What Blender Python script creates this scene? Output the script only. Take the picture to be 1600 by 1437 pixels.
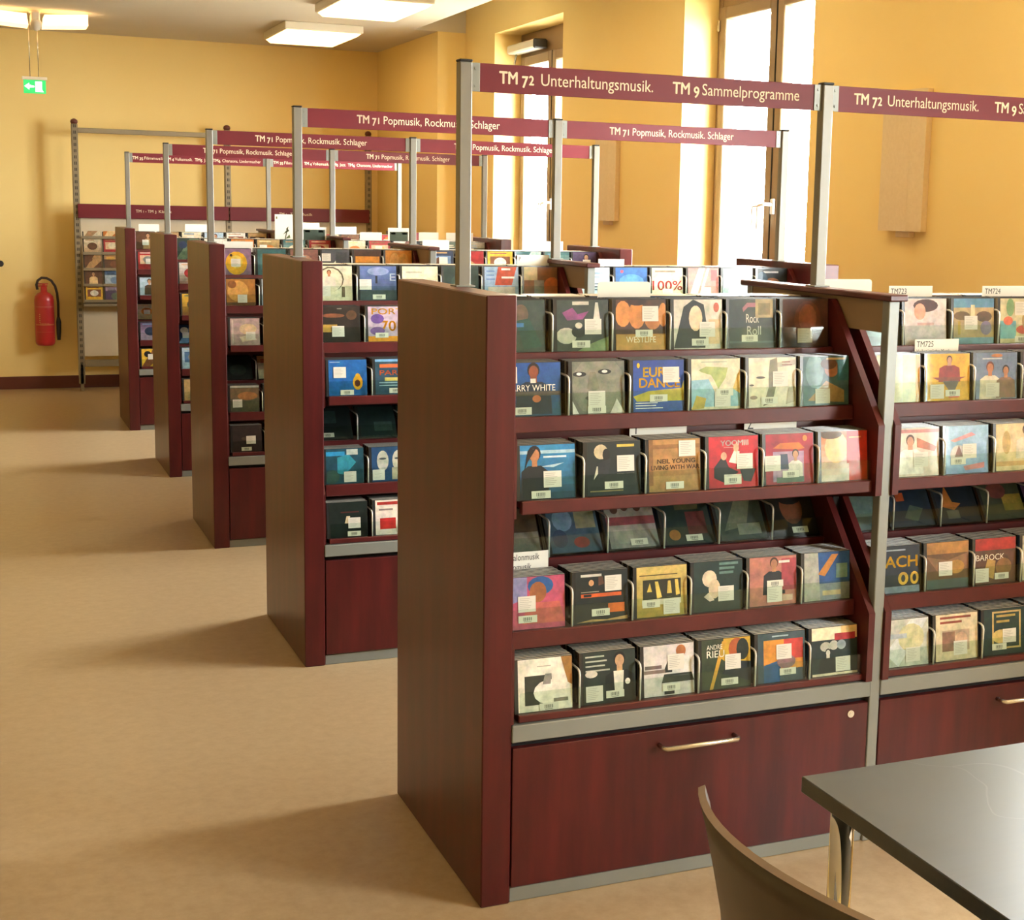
import bpy, math, random
from mathutils import Matrix, Vector

# ------------------------------------------------------------------ clear
for o in list(bpy.data.objects):
    bpy.data.objects.remove(o)
scene = bpy.context.scene
COL = scene.collection
R = random.Random(7)

# ------------------------------------------------------------------ camera (fitted from the shelf geometry)
F_PX, PPX, PPY = 2282.69, 950.0, 677.5
CAM = Vector((-1.0164, -2.986, 1.5827))
YAW, PITCH, ROLL = .41294, .15048, -.022417
def cam_axes():
    ca, sa, cb, sb = math.cos(YAW), math.sin(YAW), math.cos(PITCH), math.sin(PITCH)
    f = Vector((sa*cb, ca*cb, -sb)); r = Vector((ca, -sa, 0)); d = f.cross(r)
    cc, sc = math.cos(ROLL), math.sin(ROLL)
    return cc*r+sc*d, -sc*r+cc*d, f
cr, cd_, cf = cam_axes()
camd = bpy.data.cameras.new('camera')
camd.sensor_fit = 'HORIZONTAL'; camd.sensor_width = 36
camd.lens = F_PX/1600*36
camd.shift_x = (800-PPX)/1600
camd.shift_y = (PPY-718.5)/1600
camd.clip_end = 200
cam = bpy.data.objects.new('camera', camd); COL.objects.link(cam)
m = Matrix((( cr.x, -cd_.x, -cf.x, CAM.x), (cr.y, -cd_.y, -cf.y, CAM.y), (cr.z, -cd_.z, -cf.z, CAM.z), (0, 0, 0, 1)))
cam.matrix_world = m
scene.camera = cam

# ------------------------------------------------------------------ light and exposure
SKY_STRENGTH = 64.0
LAMP_STRENGTH = 5.5
world = bpy.data.worlds.new('sky'); scene.world = world
world.use_nodes = True
bg = world.node_tree.nodes['Background']
bg.inputs[0].default_value = (.97, .99, 1.0, 1)
bg.inputs[1].default_value = SKY_STRENGTH
vs = scene.view_settings
vs.view_transform = 'Standard'; vs.look = 'None'; vs.gamma = 1; vs.use_curve_mapping = False
vs.exposure = 0.0

WIN_X0, WIN_X1 = 2.65, 2.945          # window wall inner / outer face
WIN_Z0, WIN_Z1 = .85, 2.88
WINS = [(6.27, 7.65), (3.09, 4.46), (-.08, 1.29), (-3.25, -1.88)]
def portal(y0, y1):
    l = bpy.data.lights.new('window_daylight', 'AREA'); l.shape = 'RECTANGLE'
    l.size = WIN_Z1-WIN_Z0; l.size_y = y1-y0; l.cycles.is_portal = True
    o = bpy.data.objects.new('window_daylight', l); COL.objects.link(o)
    o.location = (WIN_X1-.02, (y0+y1)/2, (WIN_Z0+WIN_Z1)/2); o.rotation_euler = (0, math.pi/2, 0)
for w in WINS: portal(*w)

# ------------------------------------------------------------------ materials
def lin(c):
    if isinstance(c, str):
        c = c.lstrip('#'); c = [int(c[i:i+2], 16)/255 for i in (0, 2, 4)]
    return tuple(x/12.92 if x <= .04045 else ((x+.055)/1.055)**2.4 for x in c)
MATS = {}
def mat(name, col=(.5, .5, .5), rough=.5, metal=0, spec=.5, coat=0, emit=None, es=0):
    mt = bpy.data.materials.new(name); mt.use_nodes = True
    b = mt.node_tree.nodes['Principled BSDF']
    b.inputs['Base Color'].default_value = (*col, 1); b.inputs['Roughness'].default_value = rough
    b.inputs['Metallic'].default_value = metal; b.inputs['Specular IOR Level'].default_value = spec
    b.inputs['Coat Weight'].default_value = coat
    if emit: b.inputs['Emission Color'].default_value = (*emit, 1); b.inputs['Emission Strength'].default_value = es
    MATS[name] = mt
    return mt
def noise_mat(name, c1, c2, scale, mapping=(1, 1, 1), rough=.5, detail=6, spec=.5, bump=0, lo=.35, hi=.65, coat=0, nrough=.6, metal=0, rvar=0):
    mt = mat(name, c1, rough, metal, spec, coat); nt = mt.node_tree; N = nt.nodes; L = nt.links
    b = N['Principled BSDF']
    tc = N.new('ShaderNodeTexCoord'); mp = N.new('ShaderNodeMapping'); nz = N.new('ShaderNodeTexNoise'); cr_ = N.new('ShaderNodeValToRGB')
    mp.inputs['Scale'].default_value = mapping
    nz.inputs['Scale'].default_value = scale; nz.inputs['Detail'].default_value = detail; nz.inputs['Roughness'].default_value = nrough
    cr_.color_ramp.elements[0].position = lo; cr_.color_ramp.elements[1].position = hi
    cr_.color_ramp.elements[0].color = (*c1, 1); cr_.color_ramp.elements[1].color = (*c2, 1)
    L.new(tc.outputs['Object'], mp.inputs[0]); L.new(mp.outputs[0], nz.inputs['Vector'])
    L.new(nz.outputs['Fac'], cr_.inputs[0]); L.new(cr_.outputs[0], b.inputs['Base Color'])
    if bump:
        bp = N.new('ShaderNodeBump'); bp.inputs['Strength'].default_value = bump; bp.inputs['Distance'].default_value = .002
        L.new(nz.outputs['Fac'], bp.inputs['Height']); L.new(bp.outputs[0], b.inputs['Normal'])
    if rvar:
        mr = N.new('ShaderNodeMapRange'); mr.inputs['To Min'].default_value = rough-rvar; mr.inputs['To Max'].default_value = rough+rvar
        L.new(nz.outputs['Fac'], mr.inputs['Value']); L.new(mr.outputs[0], b.inputs['Roughness'])
    return mt
noise_mat('wood', (.040, .0042, .0042), (.095, .0092, .0090), 2.2, (7, 7, .9), rough=.36, lo=.3, hi=.72, spec=.4)
noise_mat('wood_edge', (.060, .0075, .0072), (.088, .0105, .010), 3, (4, 4, 4), rough=.35, spec=.45)
noise_mat('floor', (.37, .26, .14), (.46, .34, .20), 24, (1, 1, 1), rough=.33, detail=10, lo=.3, hi=.7, nrough=.72, spec=.6)
noise_mat('wall', (.94, .715, .30), (.95, .735, .32), 1.5, rough=.9, spec=.15, bump=.05)
noise_mat('ceiling', (.68, .60, .46), (.70, .62, .48), 1.2, rough=.95, spec=.1)
noise_mat('baseboard', (.10, .022, .014), (.13, .03, .018), 4, rough=.45)
noise_mat('alu', (.22, .23, .21), (.26, .27, .25), 3, (1, 1, 1), rough=.42, metal=.35)
noise_mat('post', (.19, .18, .155), (.22, .21, .18), 3, (1, 1, 1), rough=.4, metal=.4)
noise_mat('beam', (.23, .15, .08), (.27, .18, .10), 3, rough=.5)
mat('black', (.012, .012, .012), .5)
mat('dark_gap', (.006, .006, .008), .8)
mat('chrome', (.82, .82, .80), .06, 1)
mat('nickel', (.62, .58, .50), .25, 1)
mat('wire', (.78, .78, .74), .32, .35)
noise_mat('sign', (.135, .010, .018), (.155, .012, .02), 3, rough=.45, spec=.3)
mat('letter', (.86, .72, .52), .6)
mat('paper', (.80, .78, .70), .7)
noise_mat('window_frame', (.235, .15, .075), (.27, .175, .09), 4, rough=.45)
mat('white_plastic', (.8, .79, .74), .35)
noise_mat('speaker_cloth', (.78, .62, .38), (.82, .66, .42), 60, rough=.8)
noise_mat('rack_metal', (.24, .20, .13), (.28, .23, .15), 4, rough=.45, metal=.3)
noise_mat('rack_panel', (.58, .50, .36), (.62, .54, .4), 3, rough=.6)
noise_mat('extinguisher_red', (.42, .018, .02), (.47, .022, .024), 3, rough=.3, coat=.3)
mat('hose', (.03, .018, .015), .5)
mat('lamp', (1, .95, .85), .5, emit=(1.0, .60, .22), es=LAMP_STRENGTH)
mat('lamp_wing', (1, .95, .85), .5, emit=(1.0, .62, .26), es=LAMP_STRENGTH*.5)
mat('lamp_body', (.75, .68, .55), .5)
mat('exit_green', (.02, .45, .12), .5, emit=(.03, .55, .14), es=.9)
mat('exit_white', (.9, .95, .9), .5, emit=(.85, 1, .85), es=1.6)
noise_mat('chair_wood', (.040, .028, .016), (.052, .037, .021), 3, (1, 6, 1), rough=.42)
mat('chair_edge', (.17, .105, .05), .5)
noise_mat('outside_ground', (.4, .39, .36), (.46, .45, .42), .5, rough=.9)

def table_mat():
    mt = noise_mat('table_top', (.024, .030, .026), (.034, .040, .035), 7, (1, 14, 1), rough=.33, spec=.8, rvar=.06)
    nt = mt.node_tree; N = nt.nodes; L = nt.links; b = N['Principled BSDF']
    tc = N.new('ShaderNodeTexCoord'); vo = N.new('ShaderNodeTexVoronoi'); vo.feature = 'DISTANCE_TO_EDGE'; vo.inputs['Scale'].default_value = 2.3
    nz = N.new('ShaderNodeTexNoise'); nz.inputs['Scale'].default_value = 3
    mx = N.new('ShaderNodeMixRGB'); mx.inputs[0].default_value = .35
    L.new(tc.outputs['Object'], mx.inputs[1]); L.new(nz.outputs['Color'], mx.inputs[2]); L.new(mx.outputs[0], vo.inputs['Vector'])
    rp = N.new('ShaderNodeValToRGB'); rp.color_ramp.elements[0].color = (1, 1, 1, 1); rp.color_ramp.elements[1].color = (0, 0, 0, 1)
    rp.color_ramp.elements[0].position = .0; rp.color_ramp.elements[1].position = .002
    L.new(vo.outputs['Distance'], rp.inputs[0])
    old = b.inputs['Base Color'].links[0].from_socket
    m2 = N.new('ShaderNodeMixRGB'); L.new(rp.outputs[0], m2.inputs[0]); L.new(old, m2.inputs[1]); m2.inputs[2].default_value = (.07, .07, .065, 1)
    L.new(m2.outputs[0], b.inputs['Base Color'])
table_mat()

def attr_mat(name, rough, coat, spec=.5):
    mt = mat(name, (.5, .5, .5), rough, 0, spec, coat); nt = mt.node_tree
    a = nt.nodes.new('ShaderNodeVertexColor'); a.layer_name = 'col'
    nt.links.new(a.outputs[0], nt.nodes['Principled BSDF'].inputs['Base Color'])
    nt.nodes['Principled BSDF'].inputs['Coat Roughness'].default_value = .04
attr_mat('print', .45, .15, .35)
def mottle(name):
    nt = MATS[name].node_tree; N = nt.nodes; L = nt.links; b = N['Principled BSDF']
    src = b.inputs['Base Color'].links[0].from_socket
    tc = N.new('ShaderNodeTexCoord'); oi = N.new('ShaderNodeObjectInfo'); ad = N.new('ShaderNodeVectorMath'); ad.operation = 'ADD'
    n1 = N.new('ShaderNodeTexNoise'); n1.inputs['Scale'].default_value = 42; n1.inputs['Detail'].default_value = 7; n1.inputs['Roughness'].default_value = .62
    mr = N.new('ShaderNodeMapRange'); mr.inputs['From Min'].default_value = .3; mr.inputs['From Max'].default_value = .7; mr.inputs['To Min'].default_value = .66; mr.inputs['To Max'].default_value = 1.14
    L.new(tc.outputs['Object'], ad.inputs[0]); L.new(oi.outputs['Random'], ad.inputs[1]); L.new(ad.outputs[0], n1.inputs['Vector'])
    L.new(n1.outputs['Fac'], mr.inputs['Value'])
    m1 = N.new('ShaderNodeVectorMath'); m1.operation = 'SCALE'; L.new(src, m1.inputs[0]); L.new(mr.outputs[0], m1.inputs['Scale'])
    m2 = N.new('ShaderNodeMixRGB'); m2.blend_type = 'SOFT_LIGHT'; m2.inputs[0].default_value = .35
    L.new(m1.outputs[0], m2.inputs[1]); L.new(n1.outputs['Color'], m2.inputs[2]); L.new(m2.outputs[0], b.inputs['Base Color'])
mottle('print')
attr_mat('case', .25, .3)
attr_mat('label_print', .6, 0)

def clear_mat(name, tint, ior):
    mt = bpy.data.materials.new(name); mt.use_nodes = True; nt = mt.node_tree; N = nt.nodes; L = nt.links
    N.remove(N['Principled BSDF'])
    t = N.new('ShaderNodeBsdfTransparent'); t.inputs[0].default_value = (*tint, 1)
    g = N.new('ShaderNodeBsdfGlossy'); g.inputs['Roughness'].default_value = .03; g.inputs[0].default_value = (.7, .74, .72, 1)
    fr = N.new('ShaderNodeFresnel'); fr.inputs[0].default_value = ior
    mx = N.new('ShaderNodeMixShader')
    ge = N.new('ShaderNodeNewGeometry'); inv = N.new('ShaderNodeMath'); inv.operation = 'SUBTRACT'; inv.inputs[0].default_value = 1
    mu = N.new('ShaderNodeMath'); mu.operation = 'MULTIPLY'      # thin sheet: reflect on the outer faces only
    L.new(ge.outputs['Backfacing'], inv.inputs[1]); L.new(inv.outputs[0], mu.inputs[0]); L.new(fr.outputs[0], mu.inputs[1])
    L.new(mu.outputs[0], mx.inputs[0]); L.new(t.outputs[0], mx.inputs[1]); L.new(g.outputs[0], mx.inputs[2])
    L.new(mx.outputs[0], N['Material Output'].inputs[0])
    MATS[name] = mt
clear_mat('acrylic', (.90, .95, .92), 1.5)
clear_mat('glass', (.97, .99, .98), 1.45)

# ------------------------------------------------------------------ mesh helpers
class MB:
    def __init__(s): s.v = []; s.f = []; s.c = []; s.sm = []; s.m = []
    def face(s, idx, col=None, smooth=False, m=0): s.f.append(tuple(idx)); s.c.append(col); s.sm.append(smooth); s.m.append(m)
    def box(s, x0, y0, z0, x1, y1, z1, col=None, m=0, cols=None):
        b = len(s.v)
        s.v += [(x0, y0, z0), (x1, y0, z0), (x1, y1, z0), (x0, y1, z0), (x0, y0, z1), (x1, y0, z1), (x1, y1, z1), (x0, y1, z1)]
        cc = cols or [col]*6
        for k, q in enumerate(((0, 3, 2, 1), (4, 5, 6, 7), (0, 1, 5, 4), (2, 3, 7, 6), (0, 4, 7, 3), (1, 2, 6, 5))):   # bottom top front back left right
            s.face([b+i for i in q], cc[k], False, m)
        return s
    def bbox(s, x0, y0, z0, x1, y1, z1, r=.003, col=None, m=0):
        """box with chamfered edges"""
        b = len(s.v); X = (x0, x1); Y = (y0, y1); Z = (z0, z1); idx = {}
        for i in (0, 1):
            for j in (0, 1):
                for k in (0, 1):
                    sx, sy, sz = (1, -1)[i], (1, -1)[j], (1, -1)[k]
                    for a, p in enumerate(((X[i], Y[j]+sy*r, Z[k]+sz*r), (X[i]+sx*r, Y[j], Z[k]+sz*r), (X[i]+sx*r, Y[j]+sy*r, Z[k]))):
                        idx[i, j, k, a] = len(s.v); s.v.append(p)
        def F(l, flip):
            l = [idx[q] for q in l]
            s.face(l[::-1] if flip else l, col, False, m)
        for i in (0, 1): F([(i, 0, 0, 0), (i, 0, 1, 0), (i, 1, 1, 0), (i, 1, 0, 0)], i == 1)
        for j in (0, 1): F([(0, j, 0, 1), (1, j, 0, 1), (1, j, 1, 1), (0, j, 1, 1)], j == 1)
        for k in (0, 1): F([(0, 0, k, 2), (0, 1, k, 2), (1, 1, k, 2), (1, 0, k, 2)], k == 1)
        for i in (0, 1):
            for j in (0, 1): F([(i, j, 0, 0), (i, j, 0, 1), (i, j, 1, 1), (i, j, 1, 0)], (i+j) % 2 == 1)
            for k in (0, 1): F([(i, 0, k, 0), (i, 1, k, 0), (i, 1, k, 2), (i, 0, k, 2)], (i+k) % 2 == 1)
        for j in (0, 1):
            for k in (0, 1): F([(0, j, k, 1), (0, j, k, 2), (1, j, k, 2), (1, j, k, 1)], (j+k) % 2 == 1)
        for i in (0, 1):
            for j in (0, 1):
                for k in (0, 1): F([(i, j, k, 0), (i, j, k, 1), (i, j, k, 2)], (i+j+k) % 2 == 0)
        return s
    def prism(s, poly, x0, x1, col=None, axis='x'):
        """polygon (y,z) extruded along x (or (x,z) along y, (x,y) along z)"""
        b = len(s.v); n = len(poly)
        for e in (x0, x1):
            for p, q in poly:
                s.v.append((e, p, q) if axis == 'x' else (p, e, q) if axis == 'y' else (p, q, e))
        s.face([b+i for i in range(n)][::-1], col); s.face([b+n+i for i in range(n)], col)
        for i in range(n):
            j = (i+1) % n; s.face((b+i, b+j, b+n+j, b+n+i), col)
        return s
    def tube(s, pts, r, seg=8, cap=True, col=None, smooth=True):
        b = len(s.v); P = [Vector(p) for p in pts]; rad = r if isinstance(r, (list, tuple)) else [r]*len(P)
        up = None
        for i, p in enumerate(P):
            t = (P[min(i+1, len(P)-1)]-P[max(i-1, 0)]).normalized()
            if up is None: up = Vector((0, 0, 1)) if abs(t.z) < .9 else Vector((1, 0, 0))
            n = t.cross(up).normalized(); up = n.cross(t).normalized()
            for k in range(seg):
                a = 2*math.pi*k/seg
                s.v.append(tuple(p+rad[i]*(math.cos(a)*n+math.sin(a)*up)))
        for i in range(len(P)-1):
            for k in range(seg):
                k2 = (k+1) % seg
                s.face((b+i*seg+k, b+i*seg+k2, b+(i+1)*seg+k2, b+(i+1)*seg+k), col, smooth)
        if cap:
            s.face([b+k for k in range(seg)][::-1], col); e = b+(len(P)-1)*seg; s.face([e+k for k in range(seg)], col)
        return s
    def lathe(s, prof, c, seg=20, col=None):
        return s.tube([(c[0], c[1], c[2]+z) for r_, z in prof], [max(r_, 1e-4) for r_, z in prof], seg, True, col)
    def poly(s, pts, col=None, m=0):
        b = len(s.v); s.v += [tuple(p) for p in pts]; s.face(range(b, b+len(pts)), col, False, m); return s
    def mesh(s, name, mats):
        me = bpy.data.meshes.new(name); me.from_pydata(s.v, [], s.f)
        if isinstance(mats, str): mats = [mats]
        for q in mats: me.materials.append(MATS[q])
        me.polygons.foreach_set('use_smooth', s.sm); me.polygons.foreach_set('material_index', s.m)
        if any(c is not None for c in s.c):
            at = me.color_attributes.new('col', 'FLOAT_COLOR', 'CORNER'); d = []
            for f, c in zip(s.f, s.c):
                c = c or (.5, .5, .5); d += [c[0], c[1], c[2], 1.0]*len(f)
            at.data.foreach_set('color', d)
        me.update()
        return me
def add(name, me, parent=None, loc=(0, 0, 0), rot=(0, 0, 0), label=None, cat=None, group=None, kind=None):
    o = bpy.data.objects.new(name, me); COL.objects.link(o)
    o.location = loc; o.rotation_euler = rot
    if parent: o.parent = parent
    if label: o['label'] = label
    if cat: o['category'] = cat
    if group: o['group'] = group
    if kind: o['kind'] = kind
    return o
def box(name, mt, b, parent=None, bev=0, **k):
    q = MB()
    q.bbox(*b, r=bev) if bev else q.box(*b)
    return add(name, q.mesh(name, mt), parent, **k)
def empty(name, loc, label, cat=None, group=None, kind=None):
    o = add(name, None, None, loc, label=label, cat=cat, group=group, kind=kind); o.empty_display_size = .1; return o

# text as polygons ---------------------------------------------------
_tc = {}
def raw_text(s, bold):
    k = (s, bold)
    if k not in _tc:
        cu = bpy.data.curves.new('t', 'FONT'); cu.body = s; cu.size = 1; cu.resolution_u = 3
        ob = bpy.data.objects.new('t', cu)
        me = bpy.data.meshes.new_from_object(ob)
        _tc[k] = ([(v.co.x, v.co.y) for v in me.vertices], [tuple(p.vertices) for p in me.polygons])
        bpy.data.meshes.remove(me); bpy.data.objects.remove(ob); bpy.data.curves.remove(cu)
    return _tc[k]
def text_geom(s, bold=False, oldstyle=False):
    if not oldstyle: return raw_text(s, bold)
    V, Fc, x = [], [], 0.0; run = ''
    parts = []
    for ch in s:
        if ch.isdigit(): parts.append(ch)
        elif parts and not parts[-1].isdigit(): parts[-1] += ch
        else: parts.append(ch)
    for p in parts:
        if not p.strip(): x += .25*len(p); continue
        v, f = raw_text(p, bold)
        sc, dy = (1, 0)
        if p in '012': sc, dy = .76, 0
        elif p in '345679': sc, dy = .95, -.17
        lead = (len(p)-len(p.lstrip()))*.25; trail = (len(p)-len(p.rstrip()))*.25
        mn = min(q[0] for q in v)*0; b = len(V)
        V += [(q[0]*sc+x, q[1]*sc+dy) for q in v]; Fc += [tuple(i+b for i in g) for g in f]
        x = max(q[0] for q in V)+.07+trail
    return V, Fc
def text_into(mb, s, x0, x1, z, size, y, col=None, bold=False, oldstyle=False, m=0):
    """lettering on an xz plane facing -y, from x0 to x1, baseline z"""
    v, f = text_geom(s, bold, oldstyle)
    a = min(q[0] for q in v); c = max(q[0] for q in v); k = (x1-x0)/(c-a)
    b = len(mb.v)
    mb.v += [(x0+(q[0]-a)*k, y, z+q[1]*size) for q in v]
    for g in f: mb.face([b+i for i in g], col, False, m)
    if bold:                                  # heavier strokes: the same letters set again a hair to each side
        for dx, dz in ((.022, 0), (-.022, 0), (0, .018), (0, -.018)):
            b = len(mb.v); mb.v += [(x0+(q[0]-a)*k+dx*size, y-.00002, z+(q[1]+dz)*size) for q in v]
            for g in f: mb.face([b+i for i in g], col, False, m)

# ------------------------------------------------------------------ dimensions from the fit
H, D, TX, S, W, HP = 1.4, .714, .0705, 1.8964, .9828, 1.927
ROWX = [0, -.0017, -.0234, .0078, -.0283]
FARY, CEIL, LEFTX, BACKY = 10.2, 2.95, -8.0, -5.0
SLOTX, SLOTY, SLOTZ = 2.23, 8.35, 3.6

# ------------------------------------------------------------------ room shell
box('floor', 'floor', (LEFTX-.2, BACKY-.2, -.12, WIN_X1, FARY+.2, 0), kind='structure', label='mottled beige linoleum floor of the library room')
box('wall_far', 'wall', (LEFTX-.2, FARY, 0, WIN_X1, FARY+.2, SLOTZ+.1), kind='structure', label='yellow far wall behind the shelf rows')
box('wall_left', 'wall', (LEFTX-.2, BACKY, 0, LEFTX, FARY, SLOTZ+.1), kind='structure', label='yellow wall on the left outside the view')
box('wall_back', 'wall', (LEFTX-.2, BACKY-.2, 0, WIN_X1, BACKY, SLOTZ+.1), kind='structure', label='yellow wall behind the viewer')
q = MB()
edges = [BACKY]+[e for w in sorted(WINS) for e in w]+[FARY]
for i in range(0, len(edges), 2):
    q.box(WIN_X0, edges[i], 0, WIN_X1, edges[i+1], SLOTZ+.1)
for y0, y1 in WINS:
    q.box(WIN_X0, y0, 0, WIN_X1, y1, WIN_Z0); q.box(WIN_X0, y0, WIN_Z1, WIN_X1, y1, SLOTZ+.1)
add('wall_right', q.mesh('wall_right', 'wall'), kind='structure', label='yellow window wall along the right side')
box('wall_pier', 'wall', (2.42, SLOTY, 0, WIN_X0, FARY, CEIL), kind='structure', label='yellow pier in the far right corner')
q = MB().box(LEFTX, BACKY, CEIL, SLOTX, FARY, SLOTZ).box(SLOTX, SLOTY, CEIL, WIN_X0, FARY, SLOTZ)
q.box(LEFTX, BACKY, SLOTZ, WIN_X1, FARY, SLOTZ+.1)
add('ceiling', q.mesh('ceiling', 'ceiling'), kind='structure', label='cream ceiling with a raised slot along the windows')
box('baseboard_far', 'baseboard', (LEFTX, FARY-.015, 0, 2.42, FARY, .105), kind='structure', label='dark red baseboard along the far wall', bev=.003)
box('ground', 'outside_ground', (WIN_X1+.01, -60, -4.2, 80, 70, -4), kind='structure', label='pale ground outside the windows')

# windows ------------------------------------------------------------
XF = 2.86
def window(n, y0, y1):
    t = empty('window_%d' % n, (XF, (y0+y1)/2, WIN_Z0), 'tall two-leaf window with brown frame, number %s from the far wall' % ('one', 'two', 'three', 'four')[n-1], kind='structure')
    w = (y1-y0)/2; h = WIN_Z1-WIN_Z0; fw = .055
    def B(nm, mt, b, par=t, bev=.004):
        q = MB().bbox(*b, r=bev); return add(nm, q.mesh(nm, mt), par)
    q = MB()
    for b in ((0, -w, 0, .07, -w+fw, h), (0, w-fw, 0, .07, w, h), (0, -w+fw, 0, .07, w-fw, fw), (0, -w+fw, h-.17, .07, w-fw, h)): q.bbox(*b, r=.004)
    add('window_frame', q.mesh('window_frame', 'window_frame'), t)
    add('window_sill', MB().bbox(-.19, -w, -.03, .0, w, 0, r=.004).mesh('window_sill', 'white_plastic'), t)
    for s in (-1, 1):
        a, b = (-w+fw, -.004) if s < 0 else (.004, w-fw)
        z0, z1 = fw, h-.17; sw = .068
        q = MB()
        for c in ((-.018, a, z0, .05, a+sw, z1), (-.018, b-sw, z0, .05, b, z1), (-.018, a+sw, z0, .05, b-sw, z0+sw), (-.018, a+sw, z1-sw, .05, b-sw, z1)): q.bbox(*c, r=.005)
        sash = add('sash', q.mesh('sash', 'window_frame'), t)
        add('pane', MB().box(.018, a+sw-.01, z0+sw-.01, .024, b-sw+.01, z1-sw+.01).mesh('pane', 'glass'), sash)
    add('seal', MB().box(-.0195, -.004, fw, .04, .004, h-.17).mesh('seal', 'dark_gap'), t)
    hz = 1.63-WIN_Z0
    q = MB().bbox(-.032, -.055, hz-.04, -.018, -.02, hz+.04, r=.004)
    q.tube([(-.03, -.037, hz+.01), (-.07, -.037, hz+.012), (-.075, -.030, hz+.01), (-.078, .015, hz+.005), (-.078, .022, hz-.01), (-.078, .022, hz-.12)], .009, 8)
    q.tube([(-.078, .022, hz+.0), (-.078, .075, hz+.0), (-.078, .082, hz-.01), (-.078, .084, hz-.10)], .006, 8)
    add('window_handle', q.mesh('window_handle', 'white_plastic'), t)
    q = MB().bbox(-.03, w-fw-.012, h-.30, -.002, w-fw+.012, h-.24, r=.003)
    add('hinge', q.mesh('hinge', 'nickel'), t)
    if n == 1:
        q = MB().bbox(-.12, .12, h-.15, -.02, w+.0-.01, h-.085, r=.012)
        add('closer_box', q.mesh('closer_box', 'white_plastic'), t)
        add('closer_cap', MB().bbox(-.122, .09, h-.152, -.018, .12, h-.083, r=.01).mesh('closer_cap', 'black'), t)
        add('closer_arm', MB().tube([(-.06, w-.06, h-.15), (-.09, w-.08, h-.26), (-.03, w-.05, h-.27)], .008, 6).mesh('closer_arm', 'nickel'), t)
for i, (a, b) in enumerate(WINS): window(i+1, a, b)

# ------------------------------------------------------------------ shelf units
TIERS = [  # y front, y back, floor z, lip height, lean (deg), riser top z
    (.215, .345, 1.249, .022, 5, 1.355),
    (.105, .230, 1.113, .032, 5, 1.240),
    (.006, .150, .938, .026, 6, 1.10),
    (.215, .345, .752, .022, 33, .90),
    (.060, .230, .622, .036, 5, .75),
    (.006, .150, .442, .013, 6, .60)]
TIERNAME = ['top', 'second', 'third', 'fourth', 'fifth', 'bottom']
ORD = ['first', 'second', 'third', 'fourth', 'fifth', 'sixth']
IN_W = 1.03-TX                      # clear width of a bay
RODS = [.170+.1545*i for i in range(5)]

me_tray, me_strip, me_wire = [], [], []
for yf, yb, z, lip, lean, rt in TIERS:
    q = MB().bbox(.019, yf, z-lip, IN_W-.019, yf+.016, z+.004, r=.002)      # lip
    q.box(.019, yf+.016, z-.012, IN_W-.019, yb, z)                          # floor
    q.box(.019, yb, z-.012, IN_W-.019, yb+.008, rt)                         # riser
    me_tray.append(q.mesh('tray', 'wood_edge'))
    me_strip.append(MB().box(.022, yf+.0025, z+.0045, IN_W-.022, yf+.0045, z+.056).mesh('front_strip', 'acrylic'))
    hh = .094
    q = MB().tube([(0, yf+.008, z), (0, yf+.008, z+hh-.012), (0, yf+.011, z+hh-.004), (0, yf+.020, z+hh), (0, yb-.002, z+hh+.004)], .0026, 6)
    me_wire.append(q.mesh('wire_divider', 'wire'))
me_side = MB().prism([(.345, 1.375), (.235, 1.375), (.215, 1.355), (-.008, 1.08), (-.008, .905), (.215, .862), (-.008, .605), (-.008, .429), (.345, .429)], 0, .018).mesh('side_panel', 'wood_edge')
me_center = MB().box(.019, .351, .41, IN_W-.019, .363, 1.355).mesh('center_panel', 'wood')
me_rail = MB().bbox(0, -.003, .387, IN_W, .05, .4275, r=.002).mesh('rail', 'alu')
me_gap = MB().box(.004, .02, .36, IN_W-.004, .06, .389).mesh('shadow_gap', 'dark_gap')
me_drawer = MB().bbox(.003, .0, .038, IN_W-.003, .02, .372, r=.0015).mesh('drawer', 'wood')
q = MB().tube([(.372, 0, .335), (.372, -.026, .335), (.378, -.032, .335), (.566, -.032, .335), (.572, -.026, .335), (.572, 0, .335)], .006, 8)
me_handle = q.mesh('handle', 'nickel')
me_lock = MB().tube([(.905, -.003, .348), (.905, .002, .348)], .0095, 14).tube([(.905, -.004, .348), (.905, -.003, .348)], .004, 8).mesh('lock', 'nickel')
me_toe = MB().bbox(0, .006, 0, IN_W, .03, .036, r=.002).mesh('toe_kick', 'alu')
me_cab = MB().box(.0, .06, .036, IN_W, .654, .36).mesh('cabinet_body', 'dark_gap')
me_endp = MB().bbox(0, 0, 0, TX, D, H, r=.003).mesh('end_panel', 'wood')
me_up = MB().bbox(0, 0, .0, .03, .03, 1.384, r=.002).mesh('upright', 'alu')
me_beam = MB().box(.003, .03, 1.305, .027, D-.03, 1.384).mesh('top_beam', 'beam')
me_cap = MB().bbox(-.012, -.02, 1.384, .042, D+.02, H, r=.003).mesh('top_cap', 'wood_edge')
me_div_shade = MB().box(.006, .22, .036, .024, D-.22, 1.305).mesh('divider_core', 'dark_gap')  # near-black sheet painted in for the shade inside the open frame
me_post = MB().bbox(-.015, -.015, H, .015, .015, HP-.006, r=.002).mesh('post', 'post')
me_postcap = MB().bbox(-.016, -.016, HP-.006, .016, .016, HP, r=.002).mesh('post_cap', 'black')
me_foot = MB().bbox(-.024, -.024, H, .024, .024, H+.004, r=.001).mesh('post_foot', 'alu')
SIGN_W = W-.03
me_sign = MB().bbox(.016, -.002, 1.855, SIGN_W-.016, .002, 1.921, r=.0008).mesh('sign_board', 'sign')
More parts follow.
